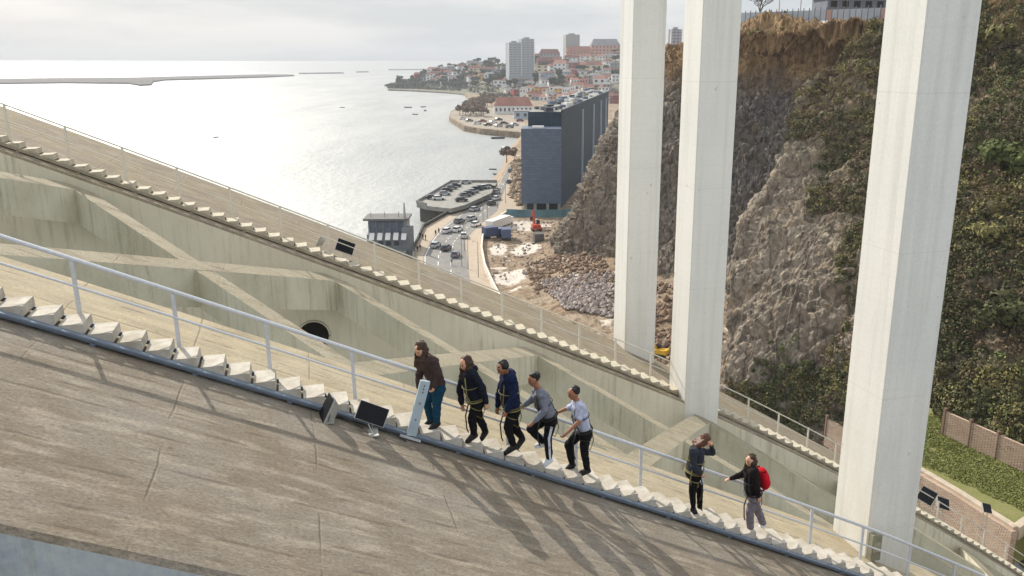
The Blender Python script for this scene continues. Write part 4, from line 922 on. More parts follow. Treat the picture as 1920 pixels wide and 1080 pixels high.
# ------------------------------------------------------------------ vehicles
car_body_m = {}
def paint(c):
    if c not in car_body_m:
        k = N('car paint %d %d %d' % c, .3, .5); k.b.inputs['Coat Weight'].default_value = .5; k.col(rgb(*c)); car_body_m[c] = k.m
    return car_body_m[c]
M['tyre'] = plain('tyre', (.02, .02, .02, 1), .9, .2)
def make_car():
    t = empty('parked_car'); b = MB()
    prof = [(-2.05, .30), (-2.1, .62), (-1.95, .92), (-1.15, 1.0), (1.0, 1.0), (1.15, .95), (2.0, .80), (2.1, .55), (2.05, .30)]
    n = len(prof); W_ = .86
    vs = []
    for yy, sc_ in ((-W_, .97), (-W_*.97, 1.), (W_*.97, 1.), (W_, .97)): vs += [(x_*sc_, yy, z_) for x_, z_ in prof]
    fs = [tuple(range(n)), tuple(3*n+i for i in range(n))[::-1]]+[(k_*n+i, k_*n+(i+1) % n, (k_+1)*n+(i+1) % n, (k_+1)*n+i) for k_ in range(3) for i in range(n)]
    b.add(vs, fs); b.build('body', paint((200, 200, 200)), t, fixn=True)
    g = MB(); lo = [(-1.75, 1.0), (1.05, 1.0)]; 
    g.add([(-1.80, -.78, .99), (1.10, -.78, .99), (1.10, .78, .99), (-1.80, .78, .99), (-1.35, -.62, 1.40), (.45, -.62, 1.40), (.45, .62, 1.40), (-1.35, .62, 1.40)], [(0,1,5,4),(1,2,6,5),(2,3,7,6),(3,0,4,7)]); g.build('windows', M['glass_dark'], t)
    MB().box((-.45, 0, 1.425), (1.86, 1.27, .05)).build('roof', paint((200, 200, 200)), t)
    wh = MB()
    for x_ in (-1.3, 1.3):
        for y_ in (-.80, .80):
            MB().tube([(x_, y_-.1, .32), (x_, y_+.1, .32)], .32, 12).build('wheel', M['tyre'], t)
    for y_ in (-.6, .6): MB().box((2.07, y_, .68), (.08, .3, .14)).build('headlight', M['white'], t)
    for y_ in (-.6, .6): MB().box((-2.07, y_, .78), (.08, .28, .14)).build('tail_light', plain('red lens', rgb(150, 20, 20), .3), t)
    return t
proto_car = make_car(); first = True
def rd(cx_, cy_): return 660+cx_/3.376, 300+cy_/3.376
WH, SI, GR, BK, BL, RD = (222,222,222), (168,172,178), (104,108,114), (36,38,44), (48,62,98), (120,30,36)
cars = [(530,552,SI,'silver car in the left lane nearest the far handrail',62),(597,570,BK,'black car in the middle lane nearest the far handrail',66),(655,612,GR,'grey car in the right lane nearest the far handrail',72),
 (602,460,WH,'white car in the left lane beside the walkers on the promenade',58),(668,452,WH,'white car beside the first white one in the middle lane',56),(708,490,WH,'white car pulled up along the right pavement at the bend',80),
 (680,398,GR,'grey car climbing the middle lane behind the white pair',50),(757,382,SI,'silver car in the middle lane beside the parking deck',48),(785,418,WH,'pale car at the kerb next to the bend',52),
 (777,322,SI,'silver car alone in the left lane beside the deck',46),(852,256,GR,'dark grey car at the far end of the deck\'s kerb',50),(882,284,BK,'black car parked by the kerb beyond the bend',52),(915,252,WH,'white car parked by the kerb ahead of the black one',56),(912,212,SI,'silver car farther up beside the deck corner',60),(995,146,BK,'dark car on the road in front of the dark block',70),(1000,76,GR,'distant car on the road left of the dark block',74)]
def place_car(u, v, z, rz, colr, label, group, sc=1.):
    global first
    o = proto_car if first else copy_tree(proto_car); first = False
    o.location = gnd(u, v, z); o.location.z = z+.03; o.rotation_euler.z = rz; o.scale = (sc,)*3; tag(o, label, 'car', group)
    for ch in o.children:
        if ch.name.startswith(('body', 'roof')):
            ch.data = ch.data.copy(); ch.data.materials[0] = paint(colr)
for x_, y_, c_, lb, a_ in cars: u, v = rd(x_, y_); place_car(u, v, GZ+.05, R(a_+14), c_, lb, 'cars on the riverside road')
PZ = 6.0
deck_cars = [(508,246,BK,'black car at the near left corner of the parking deck'),(548,252,WH,'white car at the front edge of the parking deck'),(585,222,SI,'silver car in the left row of the deck, second from the front'),(600,200,BK,'black car in the left row of the deck, third from the front'),(630,184,GR,'grey car in the middle of the left row of the deck'),(655,170,BK,'dark car at the far end of the left row of the deck'),(720,150,SI,'silver car alone at the far rim of the deck'),
 (692,262,BK,'black car at the front of the right row of the deck'),(715,232,GR,'grey car second in the right row of the deck'),(738,220,BK,'black car third in the right row of the deck'),(765,208,SI,'silver car fourth in the right row of the deck'),(790,192,BK,'dark car fifth in the right row of the deck'),(818,184,GR,'grey car sixth in the right row of the deck'),(842,180,WH,'white car seventh in the right row of the deck'),(868,178,BK,'black car last in the right row of the deck')]
# parking deck over the river
t = empty('parking_deck', gnd(781, 381, PZ), 0, label='concrete parking deck built out over the river with a dark block as the shade beneath', cat='deck'); o0 = gnd(781, 381, PZ)
dk = [gnd(u, v, PZ)-o0 for u, v in ((781,381),(846,342),(932,342),(921,362),(872,384),(845,391),(800,386))]
MB().prism([(q.x, q.y) for q in dk], -1.3, 0).build('slab', M['concrete'], t, fixn=True)
cx_ = sum(q.x for q in dk)/len(dk); cy_ = sum(q.y for q in dk)/len(dk)
MB().prism([(cx_+(q.x-cx_)*.93, cy_+(q.y-cy_)*.93) for q in dk], -8, -1.302).build('pier', M['concrete_d'], t, fixn=True)  # one dark solid, its colour standing in for the shaded void below
pr = MB()
for a_, b_ in zip(dk[:3], dk[1:3]): pr.bar(a_+Vector((0, 0, .45)), b_+Vector((0, 0, .45)), .25, .9)
pr.bar(dk[0]+Vector((.3, 0, .45)), dk[6]+Vector((0, 0, .45)), .25, .9); pr.build('parapet', M['concrete'], t)
for x_, y_, c_, lb in deck_cars: u, v = rd(x_, y_); place_car(u, v, PZ, R(20+random.uniform(-6, 6)), c_, lb, 'cars on the parking deck')
# pier pavilion and mast
def pavilion():
    o0 = gnd(690, 486, 1.); t = empty('pier_building', o0, R(2), label='grey flat roofed pier building with a row of white awnings above the river', cat='building')
    s_ = o0.y/FPX*1.04; W_ = 76*s_
    zt = at(690, 412, o0.y).z-1.; g1 = plain('grey pier concrete', rgb(122, 126, 128), .8, .15, .6)
    MB().box((W_/2, 3.5, zt*.5*.62), (W_, 7, zt*.62)).build('ground_floor', g1, t)
    MB().box((W_/2, 3.8, zt*.78), (W_*.93, 6, zt*.32)).build('glazed_floor', plain('blue grey glazing', rgb(96, 106, 122), .2, .3, .8), t)
    MB().box((W_/2-.2, 3.4, zt+.02), (W_*1.08, 8, .5)).build('roof', plain('grey roof slab', rgb(104, 102, 102), .8, .1, .5), t)
    for i in range(5):
        xa = (i+.5)*W_/5.2+.4; MB().bar((xa, .1, zt*.66), (xa, -1.7, zt*.52), W_/5.2*.62, .22).build('awning', M['white'], t)
        MB().box(((i+.5)*W_/5.2+.4, -.02, zt*.40), (1.3, .1, 1.1)).build('window', M['glass_dark'], t)
    for i in range(6): MB().box(((i+.4)*W_/6, .3, zt*.78), (.2, .2, zt*.34)).build('column', g1, t)
    for i in range(3): MB().tube([(1+i*3.5, 2, zt+.2), (1+i*3.5, 2, zt+1.7)], .06, 5).build('flue', M['black_metal'], t)
    MB().box((W_*.45, -1.6, zt*.17), (W_*1.02, 3.4, zt*.12)).build('terrace', M['concrete'], t)
    q = gnd(762, 484, 1.); m_ = empty('mast', q, 0, label='tall pale tapered mast between the pier building and the promenade', cat='mast'); h = at(762, 380, q.y).z-1.
    MB().tube([(0, 0, 0), (0, 0, h*.6), (0, 0, h)], [.62, .45, .18], 10).build('shaft', plain('pale mast', rgb(150, 152, 156), .6, .1), m_, smooth=True)
    MB().box((.6, .3, h*.27), (2.6, 2.6, h*.6)).build('base_block', g1, m_)
pavilion()
# site machines
def lorry(u, v, rz, label, cab, box, L_=7., group='vehicles on the building site'):
    t = empty('lorry', gnd(u, v, GZ), rz, label=label, cat='lorry', group=group)
    MB().box((-.8, 0, 1.95), (L_-2.2, 2.4, 2.3)).build('box_body', box, t); MB().box((L_/2-1, 0, 1.5), (1.9, 2.2, 2.0)).build('cab', cab, t); MB().box((L_/2-.03, 0, 1.9), (.08, 1.9, .8)).build('windscreen', M['glass_dark'], [q_ for q_ in t.children if q_.name.startswith('cab')][0])
    MB().box((0, 0, .65), (L_-.4, 1.0, .3)).build('chassis', M['black_metal'], t)
    for x_ in (-L_/2+1.3, L_/2-1.2):
        for y_ in (-1, 1): MB().tube([(x_, y_-.15, .5), (x_, y_+.15, .5)], .5, 12).build('wheel', M['tyre'], t)
lorry(937, 428, R(65), 'long white lorry parked against the boundary wall of the site', paint(WH), M['white'], 13)
lorry(924, 446, R(30), 'dark blue lorry behind the boundary wall, left one', paint(BL), plain('dark blue tarpaulin', rgb(70, 80, 110), .8), 6)
lorry(949, 448, R(95), 'blue lorry with pale cab right of the dark blue one', paint(SI), plain('blue tarpaulin', rgb(84, 96, 124), .8), 6)
lorry(1009, 458, R(100), 'small grey site lorry between the excavator and the cliff foot', paint(GR), plain('grey skip', rgb(86, 84, 82), .8), 4.8)
def excavator(loc, rz, label, col, sc=1.):
    t = empty('excavator', loc, rz, label=label, cat='excavator', group='excavators'); t.scale = (sc,)*3; m_ = plain('excavator paint', col, .5, .12, 2)
    for y_ in (-1.1, 1.1): 
        MB().tube([(-1.6, y_-.25, .4), (-1.6, y_+.25, .4)], .4, 10).tube([(1.6, y_-.25, .4), (1.6, y_+.25, .4)], .4, 10).box((0, y_, .4), (3.2, .5, .78)).build('track', M['tyre'], t)
    MB().box((-.3, 0, 1.45), (3.4, 2.4, 1.1)).build('engine_body', m_, t); MB().box((.9, -.7, 2.35), (1.3, 1.0, 1.3)).build('cab', M['glass_dark'], t); MB().box((-1.7, 0, 1.5), (.8, 2.3, 1.3)).build('counterweight', m_, t)
    MB().bar((1.0, .3, 1.8), (3.0, .3, 5.6), .45, .6, up=(0, 1, 0)).build('boom', m_, t); MB().bar((3.0, .3, 5.7), (5.3, .3, 3.4), .35, .45, up=(0, 1, 0)).build('arm', m_, t)
    MB().prism([(5.0, -.3), (6.0, -.3), (6.0, .9), (5.0, .9)], 2.2, 3.3).build('bucket', M['black_metal'], t)
excavator(gnd(1005, 433, GZ), R(100), 'orange red excavator with raised boom on the building site', rgb(176, 66, 42), .95)
excavator(gnd(1238, 668, GZ+4), R(150), 'yellow excavator between the two far pillars', rgb(206, 160, 44), .55)
# mounds of earth in the construction yard
mg = Relief([[(tuple(gnd(u, v, GZ)+Vector((0, 0, dz))),) for v, dz in ((400, 0), (430, h*.3), (470, h), (520, h*1.2), (570, h*.9), (640, h*.6), (720, 1))] for u, h in ((940,0), (965,.2), (1000,.9), (1040,2.), (1090,3.2), (1150,3.8), (1220,4.4), (1300,5.2), (1400,6))])
GM, nM = rock_disp(mg.grid(150, 110), .35, 8.8); relief_mesh('earthworks', GM, M['site'])
GMf = GM.reshape(-1, 3)
def site_z(x, y):
    d = (GMf[:, 0]-x)**2+(GMf[:, 1]-y)**2; i = int(d.argmin()); return max(GZ, float(GMf[i, 2])) if d[i] < 9 else GZ
# rubble field
rk = []; 
M['rock'] = plain('broken rock', rgb(146, 134, 128), .9, .5, .9)
M['rock_d'] = plain('brown rubble', rgb(124, 102, 84), .9, .35, .6)
def rocks(name, px0, n, smin, smax, mat_, label, z=GZ, onsite=True):
    V = []; F = []; base_ = MB()
    for i in range(n):
        u, v = px0(); q = gnd(u, v, z); s_ = random.uniform(smin, smax)*random.uniform(.5, 1.1); b0 = len(base_.v)
        vs = [Vector((a_, b_, c_)).normalized()*s_*random.uniform(.65, 1.2) for a_, b_, c_ in ((1,0,0),(-1,0,0),(0,1,0),(0,-1,0),(0,0,1),(0,0,-1),(.7,.7,.5),(-.7,.6,.4),(.6,-.7,.5),(-.6,-.7,.3))]
        c_ = Vector((q.x, q.y, (site_z(q.x, q.y) if onsite else z)+s_*.2+max(0, noise.noise(q*.09))*.8)); bmx = bmesh.new()
        for x_ in vs: bmx.verts.new(x_+c_)
        bmesh.ops.convex_hull(bmx, input=bmx.verts); bmx.verts.ensure_lookup_table(); idx = {w2: k_ for k_, w2 in enumerate(bmx.verts)}
        base_.add([w2.co for w2 in bmx.verts], [tuple(idx[w2] for w2 in f_.verts) for f_ in bmx.faces]); bmx.free()
    o = base_.build(name, mat_, fixn=False); return tag(o, label, 'rubble', kind='stuff')
def reg(poly):
    def f():
        while True:
            a_ = random.random(); b_ = random.random(); (x0, y0), (x1, y1), (x2, y2), (x3, y3) = poly
            return (x0*(1-a_)+x1*a_)*(1-b_)+(x3*(1-a_)+x2*a_)*b_, (y0*(1-a_)+y1*a_)*(1-b_)+(y3*(1-a_)+y2*a_)*b_
    return f
rocks('rubble', reg([(1015,545),(1150,545),(1165,625),(1060,600)]), 1300, .15, .75, M['rock'], 'grey blue heap of broken rock in front of the cliff foot')
rocks('rubble', reg([(985,500),(1110,500),(1160,560),(1000,560)]), 700, .15, .7, M['rock_d'], 'brown rubble spread over the site floor')
rocks('rubble', reg([(1170,560),(1345,590),(1345,760),(1170,660)]), 700, .3, 1.0, M['rock_d'], 'brown rubble behind the far pillars')
rocks('rubble', reg([(915,430),(1060,410),(1120,520),(925,530)]), 300, .15, .6, M['rock'], 'loose stones scattered beside the site vehicles')
# promenade walkers, tiny
wk = [(788,446,'rgb1'),(793,448,''),(797,450,''),(817,441,''),(822,438,''),(783,472,''),(788,470,''),(848,497,''),(853,498,'')]
def small_person(u, v, z, label, top, bottom, grp):
    q = gnd(u, v, z); t = empty('person', q, random.uniform(0, 6), label=label, cat='person', group=grp)
    b = MB(); b.sphere((0, 0, 1.62), (.09, .08, .12), 10, 8); b.cap((0, 0, 1.42), (0, 0, 1.55), .05)
    b.cap((0, 0, .95), (0, 0, 1.35), .12, .15); b.cap((0, -.18, 1.38), (0, .18, 1.38), .06)
    for s_ in (-1, 1): b.cap((0, s_*.21, 1.36), (.03, s_*.25, 1.08), .05, .04); b.cap((.03, s_*.25, 1.08), (.10*s_, s_*.24, .80), .04, .03); b.cap((0, s_*.09, .93), (.10*s_, s_*.10, .50), .085, .06); b.cap((.10*s_, s_*.10, .50), (.12*s_, s_*.10, .06), .055, .04)
    b.build('body', M['skin'], t, remesh=.03)
    j = MB(); j.cap((0, 0, .98), (0, 0, 1.36), .16, .18); j.cap((0, -.19, 1.38), (0, .19, 1.38), .08)
    for s_ in (-1, 1): j.cap((0, s_*.21, 1.36), (.03, s_*.25, 1.08), .07, .06); j.cap((.03, s_*.25, 1.08), (.08*s_, s_*.24, .86), .06, .05)
    j.build('jacket', top, t, remesh=.03)
    j = MB()
    for s_ in (-1, 1): j.cap((0, s_*.09, .93), (.10*s_, s_*.10, .50), .11, .08); j.cap((.10*s_, s_*.10, .50), (.12*s_, s_*.10, .1), .08, .06)
    j.build('trousers', bottom, t, remesh=.03)
dkc = [cl('walker dark', rgb(40, 42, 52)), cl('walker grey', rgb(90, 92, 98)), cl('walker brown', rgb(76, 60, 50))]
for i, (u, v, lb) in enumerate([(788,447,'walker on the promenade, leftmost of the group of three'),(793,449,'middle walker of the three on the promenade'),(798,451,'rightmost walker of the three on the promenade'),(817,442,'walker close to the kerb ahead of the group of three'),(823,438,'walker at the kerb farthest along the promenade'),(783,472,'walker at the parapet nearest the far handrail'),(788,470,'walker beside the one at the parapet'),(847,498,'person crossing behind the grey car'),(690,418,'')][:8]):
    small_person(u, v, GZ+.02, lb, dkc[i % 3], dkc[(i+1) % 3], 'people on the promenade')

# ------------------------------------------------------------------ far shore: hill, town, towers, trees, boats
us = [728,770,810,860,910,960,1010,1060,1110,1170,1260,1400,1700]
rowsV = [[160,149,138,129,122,118,115,113,110,106,99,94,92],[163,156,150,145,141,138,136,134,132,130,127,124,122],[165.5,165,164,164,163,163,162,160,158,156,154,152,152]]
rowsY = [[1680,1680,1650,1620,1600,1560,1530,1500,1480,1450,1300,1250,1200],[1650,1610,1570,1510,1400,1330,1280,1230,1200,1180,1050,1000,980],[1612,1570,1510,1440,1260,1150,1080,1040,1000,980,900,860,840]]
shore = [166,167.5,169.5,173,182,186,190,192,194,196,196,196,196]
cols = []
for i, u in enumerate(us):
    c = [(u, rowsV[r][i], rowsY[r][i]) for r in range(3)]; q = at(*c[0]); c.insert(0, (tuple(Vector((q.x*1.05, q.y+500, max(q.z-12, 1)))),))
    q = gnd(u, shore[i], 3.); c.append((tuple(q),)); c.append((tuple(Vector((q.x, q.y-8, -1))),)); cols.append(c)
RH = Relief(cols); GH = RH.grid(160, 70)
for i in range(160):
    for j in range(70): GH[i, j, 2] += noise.noise(Vector(GH[i, j])*.012)*4*min(1, max(0, GH[i, j, 2]-3)/8)
relief_mesh('hill', GH, ground_mat('hill ground', rgb(104, 102, 88), rgb(120, 112, 98), rgb(84, 86, 72), .02))
def hill_pt(u, r):                                      # r: 1 crest .. 4 shore
    c = np.interp(u, us, range(len(us))); q = RH.ev(c, r); return Vector(q)
M['roof_r'] = plain('terracotta roof', rgb(150, 104, 90), .85, .2, .1); M['roof_b'] = plain('brown roof', rgb(120, 84, 76), .85, .2, .1); M['roof_g'] = plain('grey roof', rgb(132, 130, 132), .85, .2, .1)
wallc = {'white': rgb(220, 220, 218), 'cream': rgb(206, 194, 168), 'yellow': rgb(208, 172, 96), 'pink': rgb(196, 150, 136), 'red': rgb(164, 72, 66), 'grey': rgb(150, 152, 156), 'pale blue': rgb(164, 178, 190), 'brick': rgb(150, 88, 80)}
wm = {k_: plain(k_+' render', c, .85, .1, .2) for k_, c in wallc.items()}
win_m = plain('house window', rgb(62, 66, 76), .3, .2)
def house(loc, w_, d_, h_, wc, rc, rz, label, group, gable=True, wins=3, floors=1, name='house'):
    t = empty(name, loc, rz, label=label, cat='house' if name == 'house' else 'building', group=group)
    wl_ = MB().box((0, 0, h_/2-2), (w_, d_, h_+4)).build('wall', wm[wc], t)
    r_ = MB(); rh = w_*.22 if gable else .6; e = .4
    if gable: r_.add([(-w_/2-e, -d_/2-e, h_), (w_/2+e, -d_/2-e, h_), (w_/2+e, d_/2+e, h_), (-w_/2-e, d_/2+e, h_), (-w_/2*.8, 0, h_+rh), (w_/2*.8, 0, h_+rh)], [(0,1,5,4),(1,2,5),(2,3,4,5),(3,0,4),(0,3,2,1)])
    else: r_.box((0, 0, h_+.31), (w_+.6, d_+.6, .6))
    r_.build('roof', M[rc], t)
    for fl in range(floors):
        for i in range(wins): MB().box((-w_/2+(i+.5)*w_/wins, -d_/2-.03, (fl+.55)*h_/floors), (w_/wins*.42, .12, h_/floors*.42)).build('window', win_m, wl_)
ordn = ['leftmost', 'second', 'third', 'fourth', 'fifth', 'sixth', 'seventh', 'eighth', 'ninth', 'tenth', 'eleventh', 'twelfth', 'thirteenth', 'fourteenth', 'fifteenth', 'sixteenth', 'seventeenth', 'eighteenth', 'nineteenth', 'twentieth', 'twenty first', 'twenty second', 'twenty third', 'twenty fourth', 'twenty fifth', 'twenty sixth', 'twenty seventh', 'twenty eighth', 'twenty ninth', 'thirtieth', 'thirty first', 'thirty second', 'thirty third', 'thirty fourth', 'thirty fifth', 'thirty sixth']
rows = [(1.35, 'top row of the far hill', [790,815,840,868,885,905,925,1012,1040,1095,1130,1150], 13),
        (1.9, 'second row of the far hill', [800,820,845,862,880,900,918,930,965,1000,1040,1070,1100,1130,1155], 13),
        (2.4, 'middle row of the far hill', [815,838,860,885,905,935,985,1020,1045,1075,1100,1125,1150], 11),
        (2.9, 'fourth row of the far hill', [935,970,995,1025,1050,1080,1105,1130,1155], 11),
        (3.4, 'lower row above the old quay', [950,985,1010,1030,1052,1075,1098,1120,1145], 10),
        (3.85, 'lowest row behind the dark block', [1000,1020,1045,1070,1095,1118,1140,1158], 10)]
wk_ = list(wallc); rk_ = ['roof_r', 'roof_r', 'roof_b', 'roof_g']; seq = 0
for rr, rn, ul, sz in rows:
    ul = sorted(ul+[(a+b)/2+random.uniform(-3, 3) for a, b in zip(ul[:-1], ul[1:]) if b-a > 19])
    for i, u in enumerate(ul):
        wc = random.choices(wk_, [8, 2.4, .7, 1.2, .5, 1.8, 1.2, .7])[0]; rc = random.choice(rk_); gb = random.random() > .25
        if rn.startswith('second') and u == 1100: wc, rc = 'yellow', 'roof_r'
        q = hill_pt(u+random.uniform(-4, 4), rr+random.uniform(-.12, .12)); w_ = sz*random.uniform(.75, 1.45)*(1.25 if rr < 2 else 1); h_ = random.uniform(5, 8.5)*(1.15 if rr < 2 else .9)
        rn2 = {'roof_r': 'terracotta', 'roof_b': 'brown', 'roof_g': 'grey'}[rc]
        house(q, w_, random.uniform(8, 12), h_, wc, rc, random.uniform(-.5, .5), '%s house, %s %s roof, %s from left, %s' % (wc, rn2, 'pitched' if gb else 'flat', ordn[i] if i else 'first', rn), 'houses of the far town', gb, random.choice((2, 3)), 2 if h_ > 6.5 else 1)
# larger named buildings
big = [(1030, 1.2, 34, 14, 13, 'grey', 'roof_b', 'long grey building with brown roof between the two far towers', 6, 3), (1085, 1.25, 44, 16, 13, 'pink', 'roof_r', 'wide pinkish building with terracotta roof below the slim tower', 8, 3), (1134, 1.1, 48, 20, 20, 'pink', 'roof_g', 'large pinkish building on the crest next to the slimmest pillar', 8, 4),
       (1022, 1.75, 24, 12, 12, 'brick', 'roof_b', 'red brick building at the foot of the wide tower', 5, 3)]
for u, rr, w_, d_, h_, wc, rc, lb, nw, fl in big: house(hill_pt(u, rr), w_, d_, h_, wc, rc, 0.1, lb, None, True, nw, fl, name='hill_building')
k = N('strip windows', .4, .4); x, y, z = k.sep(); k.col(k.mix(k.ramp(k.math('PINGPONG', z, 1.55), [(.40, 0.), (.46, 1.)]), rgb(84, 92, 104), rgb(164, 168, 172))); M['strip_win'] = k.m
def tower(u0, u1, vt, vb, Y, label, wallm, stag, nfl=14, nb=5, rz=.25):
    q = at((u0+u1)/2, vb, Y); w_ = (u1-u0)*Y/FPX*.93; h_ = at((u0+u1)/2, vt, Y).z-q.z
    t = empty('tower_block', q, rz, label=label, cat='building', group='tower blocks on the horizon')
    sec = [(-w_/4, w_/2, h_*(1-stag)), (w_/4, w_/2, h_)] if stag else [(0, w_, h_)]
    for cx, ww, hh in sec:
        MB().box((cx, 0, hh/2-4), (ww, w_*.6, hh+8)).build('wall', wallm, t); MB().box((cx, 0, hh+1), (ww*.4, w_*.25, 2.2)).build('lift_house', wm['grey'], t)
        n = nb if not stag else nb//2+1
        for i in range(n):
            MB().box((cx-ww/2+(i+.5)*ww/n, -w_*.3-.05, hh*.5+.4), (ww/n*.52, .2, hh*.97)).build('window_strip', M['strip_win'], t)
    for i in range((len(sec)+1)): x_ = -w_/2+i*w_/len(sec); MB().box((x_, -w_*.31, h_*(1-stag)/2), (.8, 1.2, h_*(1-stag))).build('rib', wm['white'], t)
tw_m = plain('pale grey tower render', rgb(156, 162, 168), .8, .08, .1)
tower(950, 1000, 73, 142, 1180, 'wide pale tower block of two staggered halves on the far hill', tw_m, .10)
tower(1057, 1085, 65, 118, 1420, 'slim square tower block right of the wide one', plain('warm tower render', rgb(166, 164, 156), .8, .08, .1), 0)
tower(1253, 1275, 55, 108, 900, 'purplish tower block seen between the two far pillars', plain('mauve tower render', rgb(134, 124, 134), .8, .08, .1), 0, 10, 3)
# riverside warehouse, shelter
house(gnd(962, 213, GZ), 34, 12, 7, 'white', 'roof_r', .1, 'long low white market hall with red roof on the old quay', None, True, 9, 1, name='market_hall')
house(gnd(1005, 222, GZ), 36, 14, 6, 'pale blue', 'roof_g', .05, 'pale blue shed just left of the top of the dark block', None, False, 6, 1, name='market_hall')
# low greenery filling the headland
def hill_veg(name, cmask, count, mat_, label, size=.9):
    cc = []
    while len(cc) < count:
        c = rng.random()*12; r_ = 1.15+rng.random()*2.6
        if cmask(c, r_): q = RH.ev(c, r_); cc.append((q[0], q[1], q[2]+1.2))
    V, Q_ = leaves(np.array(cc), 1.8+2.2*rng.random(len(cc)), 16, size, .7); tag(np_mesh(name, V, Q_, mat_), label, 'vegetation', kind='stuff')
hill_veg('shrubbery', lambda c, r_: c < 5.2 and noise.noise(Vector((c*2., r_*3., 0))) > -.25, 1100, leaf_mat('headland greens', [rgb(70, 78, 66), rgb(88, 94, 76), rgb(106, 106, 88)]), 'dark shrubs and gardens covering the headland')
hill_veg('shrubbery', lambda c, r_: c > 4.8 and noise.noise(Vector((c*1.5, r_*2.4, 4))) > .08, 800, leaf_mat('town greens', [rgb(84, 86, 70), rgb(106, 102, 82), rgb(122, 112, 92)]), 'muted gardens between the houses of the far town')
# trees of the far shore
M['far_leaf'] = leaf_mat('far dark leaves', [rgb(58, 68, 54), rgb(76, 84, 64), rgb(92, 96, 74)]); M['far_brown'] = leaf_mat('bare brown twigs', [rgb(118, 98, 84), rgb(136, 116, 98), rgb(104, 90, 80)])
pt = make_tree('round_tree', 'dark round tree among the houses of the far headland', 'dark trees of the far headland', 9, 4.6, M['far_leaf'], 110, 1.1, 6)
pb_ = make_tree('bare_tree', 'brown leafless tree on the old quay beside the river', 'bare trees of the old quay', 10, 5.2, M['far_brown'], 130, .7, 8)
pn = make_tree('stone_pine', 'flat topped pine on the crest of the far headland', 'pines on the crest of the headland', 15, 6., M['far_leaf'], 130, 1.1, 7, flat=.35)
k_ = 0
zt = []
for i in range(150):
    u = random.choice([random.uniform(745, 950), random.uniform(745, 860), random.uniform(860, 1165)]); r_ = random.uniform(1.1, 3.2) if u > 800 else random.uniform(1.3, 3.6)
    o = pt if k_ == 0 else copy_tree(pt); k_ += 1; o.location = hill_pt(u, r_)-Vector((0, 0, .5)); zt.append((u, r_, o)); s_ = random.uniform(.7, 1.35); o.scale = (s_*1.15, s_*1.15, s_); o.rotation_euler.z = random.uniform(0, 6)
zn = {}
for u, r_, o in sorted(zt, key=lambda a: a[0]):
    zone = 'at the headland tip' if u < 800 else 'left of the wide tower' if u < 905 else 'around the wide tower' if u < 1010 else 'near the slim tower'
    lv = 'high' if r_ < 1.7 else 'midway' if r_ < 2.5 else 'low'; kk = (zone, lv); zn[kk] = zn.get(kk, 0)+1
    o['label'] = 'dark tree %s on the hill %s, %s from left' % (lv, zone, (['first']+ordn[1:])[min(zn[kk]-1, 35)])
for i, u in enumerate([752, 800, 832, 848, 872, 893, 898, 920, 1155]):
    o = pn if i == 0 else copy_tree(pn); o.location = hill_pt(u, 1.25 if i else 2.2); o['label'] = 'flat topped pine on the headland skyline, %s from the left' % (ordn[i] if i else 'first'); s_ = random.uniform(.7, 1.1); o.scale = (s_,)*3; o.rotation_euler.z = i
BT = [(862,216),(868,214),(873,218),(878,212),(883,216),(888,214),(893,217),(898,212),(902,217),(906,219),(874,208),(880,206),(887,204),(893,205),(899,204),(905,206),(890,196),(900,197),(908,199),(914,200),(922,198),(905,190),(912,189),(919,190),(925,189),(932,190),(938,196),(945,188),(950,304)]
for i, (u, v) in enumerate(BT):
    o = pb_ if i == 0 else copy_tree(pb_); o.location = gnd(u, v, GZ); o['label'] = 'brown leafless tree on the old quay, %s from the left' % (ordn[sorted(range(29), key=lambda a: BT[a][0]).index(i)].replace('leftmost', 'first')) if i < 28 else 'brown leafless tree on the stony bank left of the dark block'; s_ = random.uniform(.7, 1.1); o.scale = (s_,)*3; o.rotation_euler.z = i*.7
# old quay clutter: stone slope, parked cars far away, people, boats
M['rip'] = ground_mat('riprap', rgb(166, 146, 122), rgb(148, 130, 110), rgb(104, 92, 80), .3)
sl = MB(); pts = [(985,249),(966,275),(962,300),(950,312),(937,339)]
vs = []
for u, v in pts: q = gnd(u, v, GZ+.02); vs += [tuple(q), (q.x-6, q.y-3, -.5)]
sl.add(vs, [(2*i, 2*i+1, 2*i+3, 2*i+2) for i in range(len(pts)-1)]); tag(sl.build('embankment', M['rip']), kind='structure')
sheet('quay_paving', [(846,211),(884,192),(985,205),(985,247),(900,240),(872,235),(845,218)], GZ, ground_mat('quay gravel', rgb(146, 136, 122), rgb(162, 152, 138), rgb(110, 100, 90), .15), .03)
rocks('rubble', reg([(960,300),(977,300),(977,392),(958,370)]), 260, .5, 1.6, M['rip'], 'stony bank left of the dark block', onsite=False)
qc = [(895,233),(915,236),(935,238),(955,240),(905,229),(925,231),(945,233),(965,236),(880,228),(975,228),(868,224),(935,226)]
for i, (u, v) in enumerate(qc): place_car(u, v, GZ, R(20+10*(i % 3)), [WH, BK, SI, GR, RD][i % 5], '%s car parked on the old quay, %s from left there' % (['white', 'black', 'silver', 'grey', 'dark red'][i % 5], ordn[sorted(range(12), key=lambda a: qc[a][0]).index(i)].replace('leftmost', 'first')), 'far cars on the old quay', 1.5)
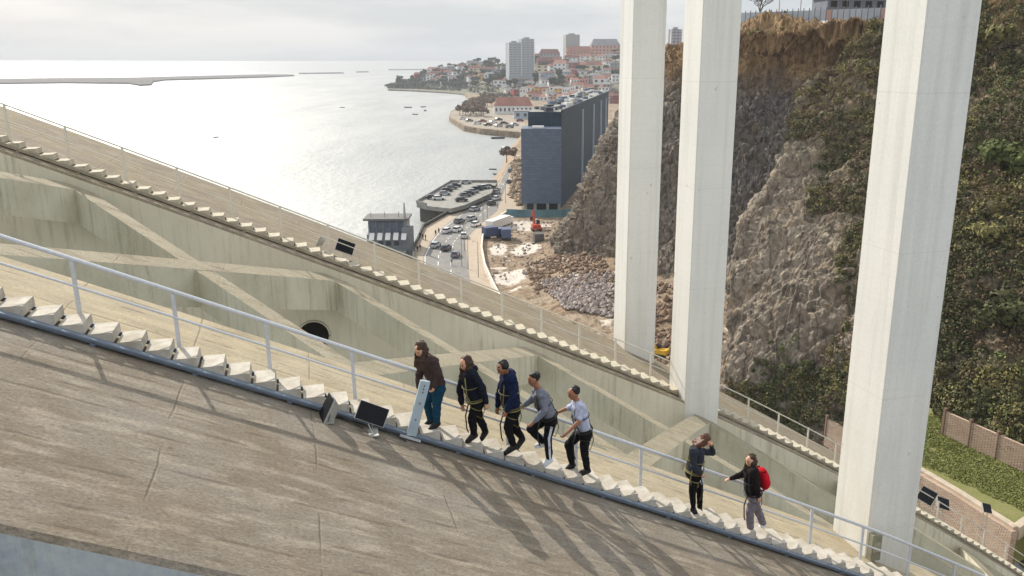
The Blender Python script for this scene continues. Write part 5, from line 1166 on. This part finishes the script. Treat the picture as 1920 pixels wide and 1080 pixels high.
def boat(u, v, L_, rz, label, hull, cabin=True, name='boat', hc=1.):
    t = empty(name, gnd(u, v, 0), rz, label=label, cat='boat', group='boats on the river'); W_ = L_*.17; h_ = L_*.11*hc
    b = MB(); dk_ = [(L_/2, 0), (L_*.3, W_*.85), (-L_*.1, W_), (-L_*.45, W_*.8), (-L_*.45, -W_*.8), (-L_*.1, -W_), (L_*.3, -W_*.85)]; n = len(dk_)
    b.add([(x_*.9, y_*.7, -.3) for x_, y_ in dk_]+[(x_, y_, h_) for x_, y_ in dk_], [tuple(range(n))[::-1], tuple(range(n, 2*n))]+[(i, (i+1) % n, n+(i+1) % n, n+i) for i in range(n)]); b.build('hull', hull, t, fixn=True)
    if cabin:
        MB().box((-L_*.05, 0, h_+L_*.06), (L_*.45, W_*1.2, L_*.12)).build('cabin', M['white'], t); MB().box((-L_*.05, 0, h_+L_*.075), (L_*.40, W_*1.24, L_*.035)).build('windows', M['glass_dark'], t)
        MB().tube([(0, 0, h_), (0, 0, h_+L_*.32)], L_*.008, 5).build('mast', M['white'], t)
dkh = plain('dark hull', rgb(52, 56, 66), .5, .1); brh = plain('brown hull', rgb(104, 84, 72), .6, .1); whh = plain('white hull', rgb(196, 198, 204), .5, .05)
boat(948, 288, 14, R(75), 'white cabin cruiser moored beside the stone embankment', dkh, hc=1.4)
boat(933, 260, 10, R(10), 'small dark boat between the cruiser and the old quay', dkh, False)
for i, (u, v) in enumerate(((868,234),(874,238),(889,241),(903,246),(897,240))): boat(u, v, [12, 9, 10, 12, 8][i], R([10, -20, 15, -10, 30][i]), ['long brown boat at the tip of the old quay', 'small dark boat just below the long brown one', 'pale boat moored third along the old quay', 'dark cabin boat farthest right along the old quay', 'tiny boat moored between the pale and the dark boats'][i], [brh, dkh, whh, dkh, brh][i], i in (2, 3))
for i, (u, v, L_) in enumerate(((765,202,9),(794,201,8),(797,208,9),(778,215,7),(642,202,6),(405,258,5),(930,328,5),(924,318,4))): boat(u, v, L_, R(i*50), ['small boat leftmost of the cluster in the middle of the river', 'small boat at the upper right of the cluster in midstream', 'small boat at the lower right of the cluster in midstream', 'lowest small boat of the cluster in midstream', 'lone speck of a boat left of the midstream cluster', 'lone buoy like boat in the bright water above the far rib', 'dinghy near the corner of the parking deck', 'second dinghy beyond the one at the parking deck'][i], dkh, False)

# ------------------------------------------------------------------ air
HZ = .00016
if HZ:
    hm = bpy.data.materials.new('haze'); hm.use_nodes = True; hm.node_tree.nodes.clear(); pv = hm.node_tree.nodes.new('ShaderNodeVolumePrincipled'); ou = hm.node_tree.nodes.new('ShaderNodeOutputMaterial')
    pv.inputs['Density'].default_value = HZ; pv.inputs['Color'].default_value = (.86, .90, .96, 1); hm.node_tree.links.new(pv.outputs[0], ou.inputs['Volume'])
    hb = MB().box((0, 1500, 58), (9000, 7000, 120)).build('haze', hm); tag(hb, kind='stuff')
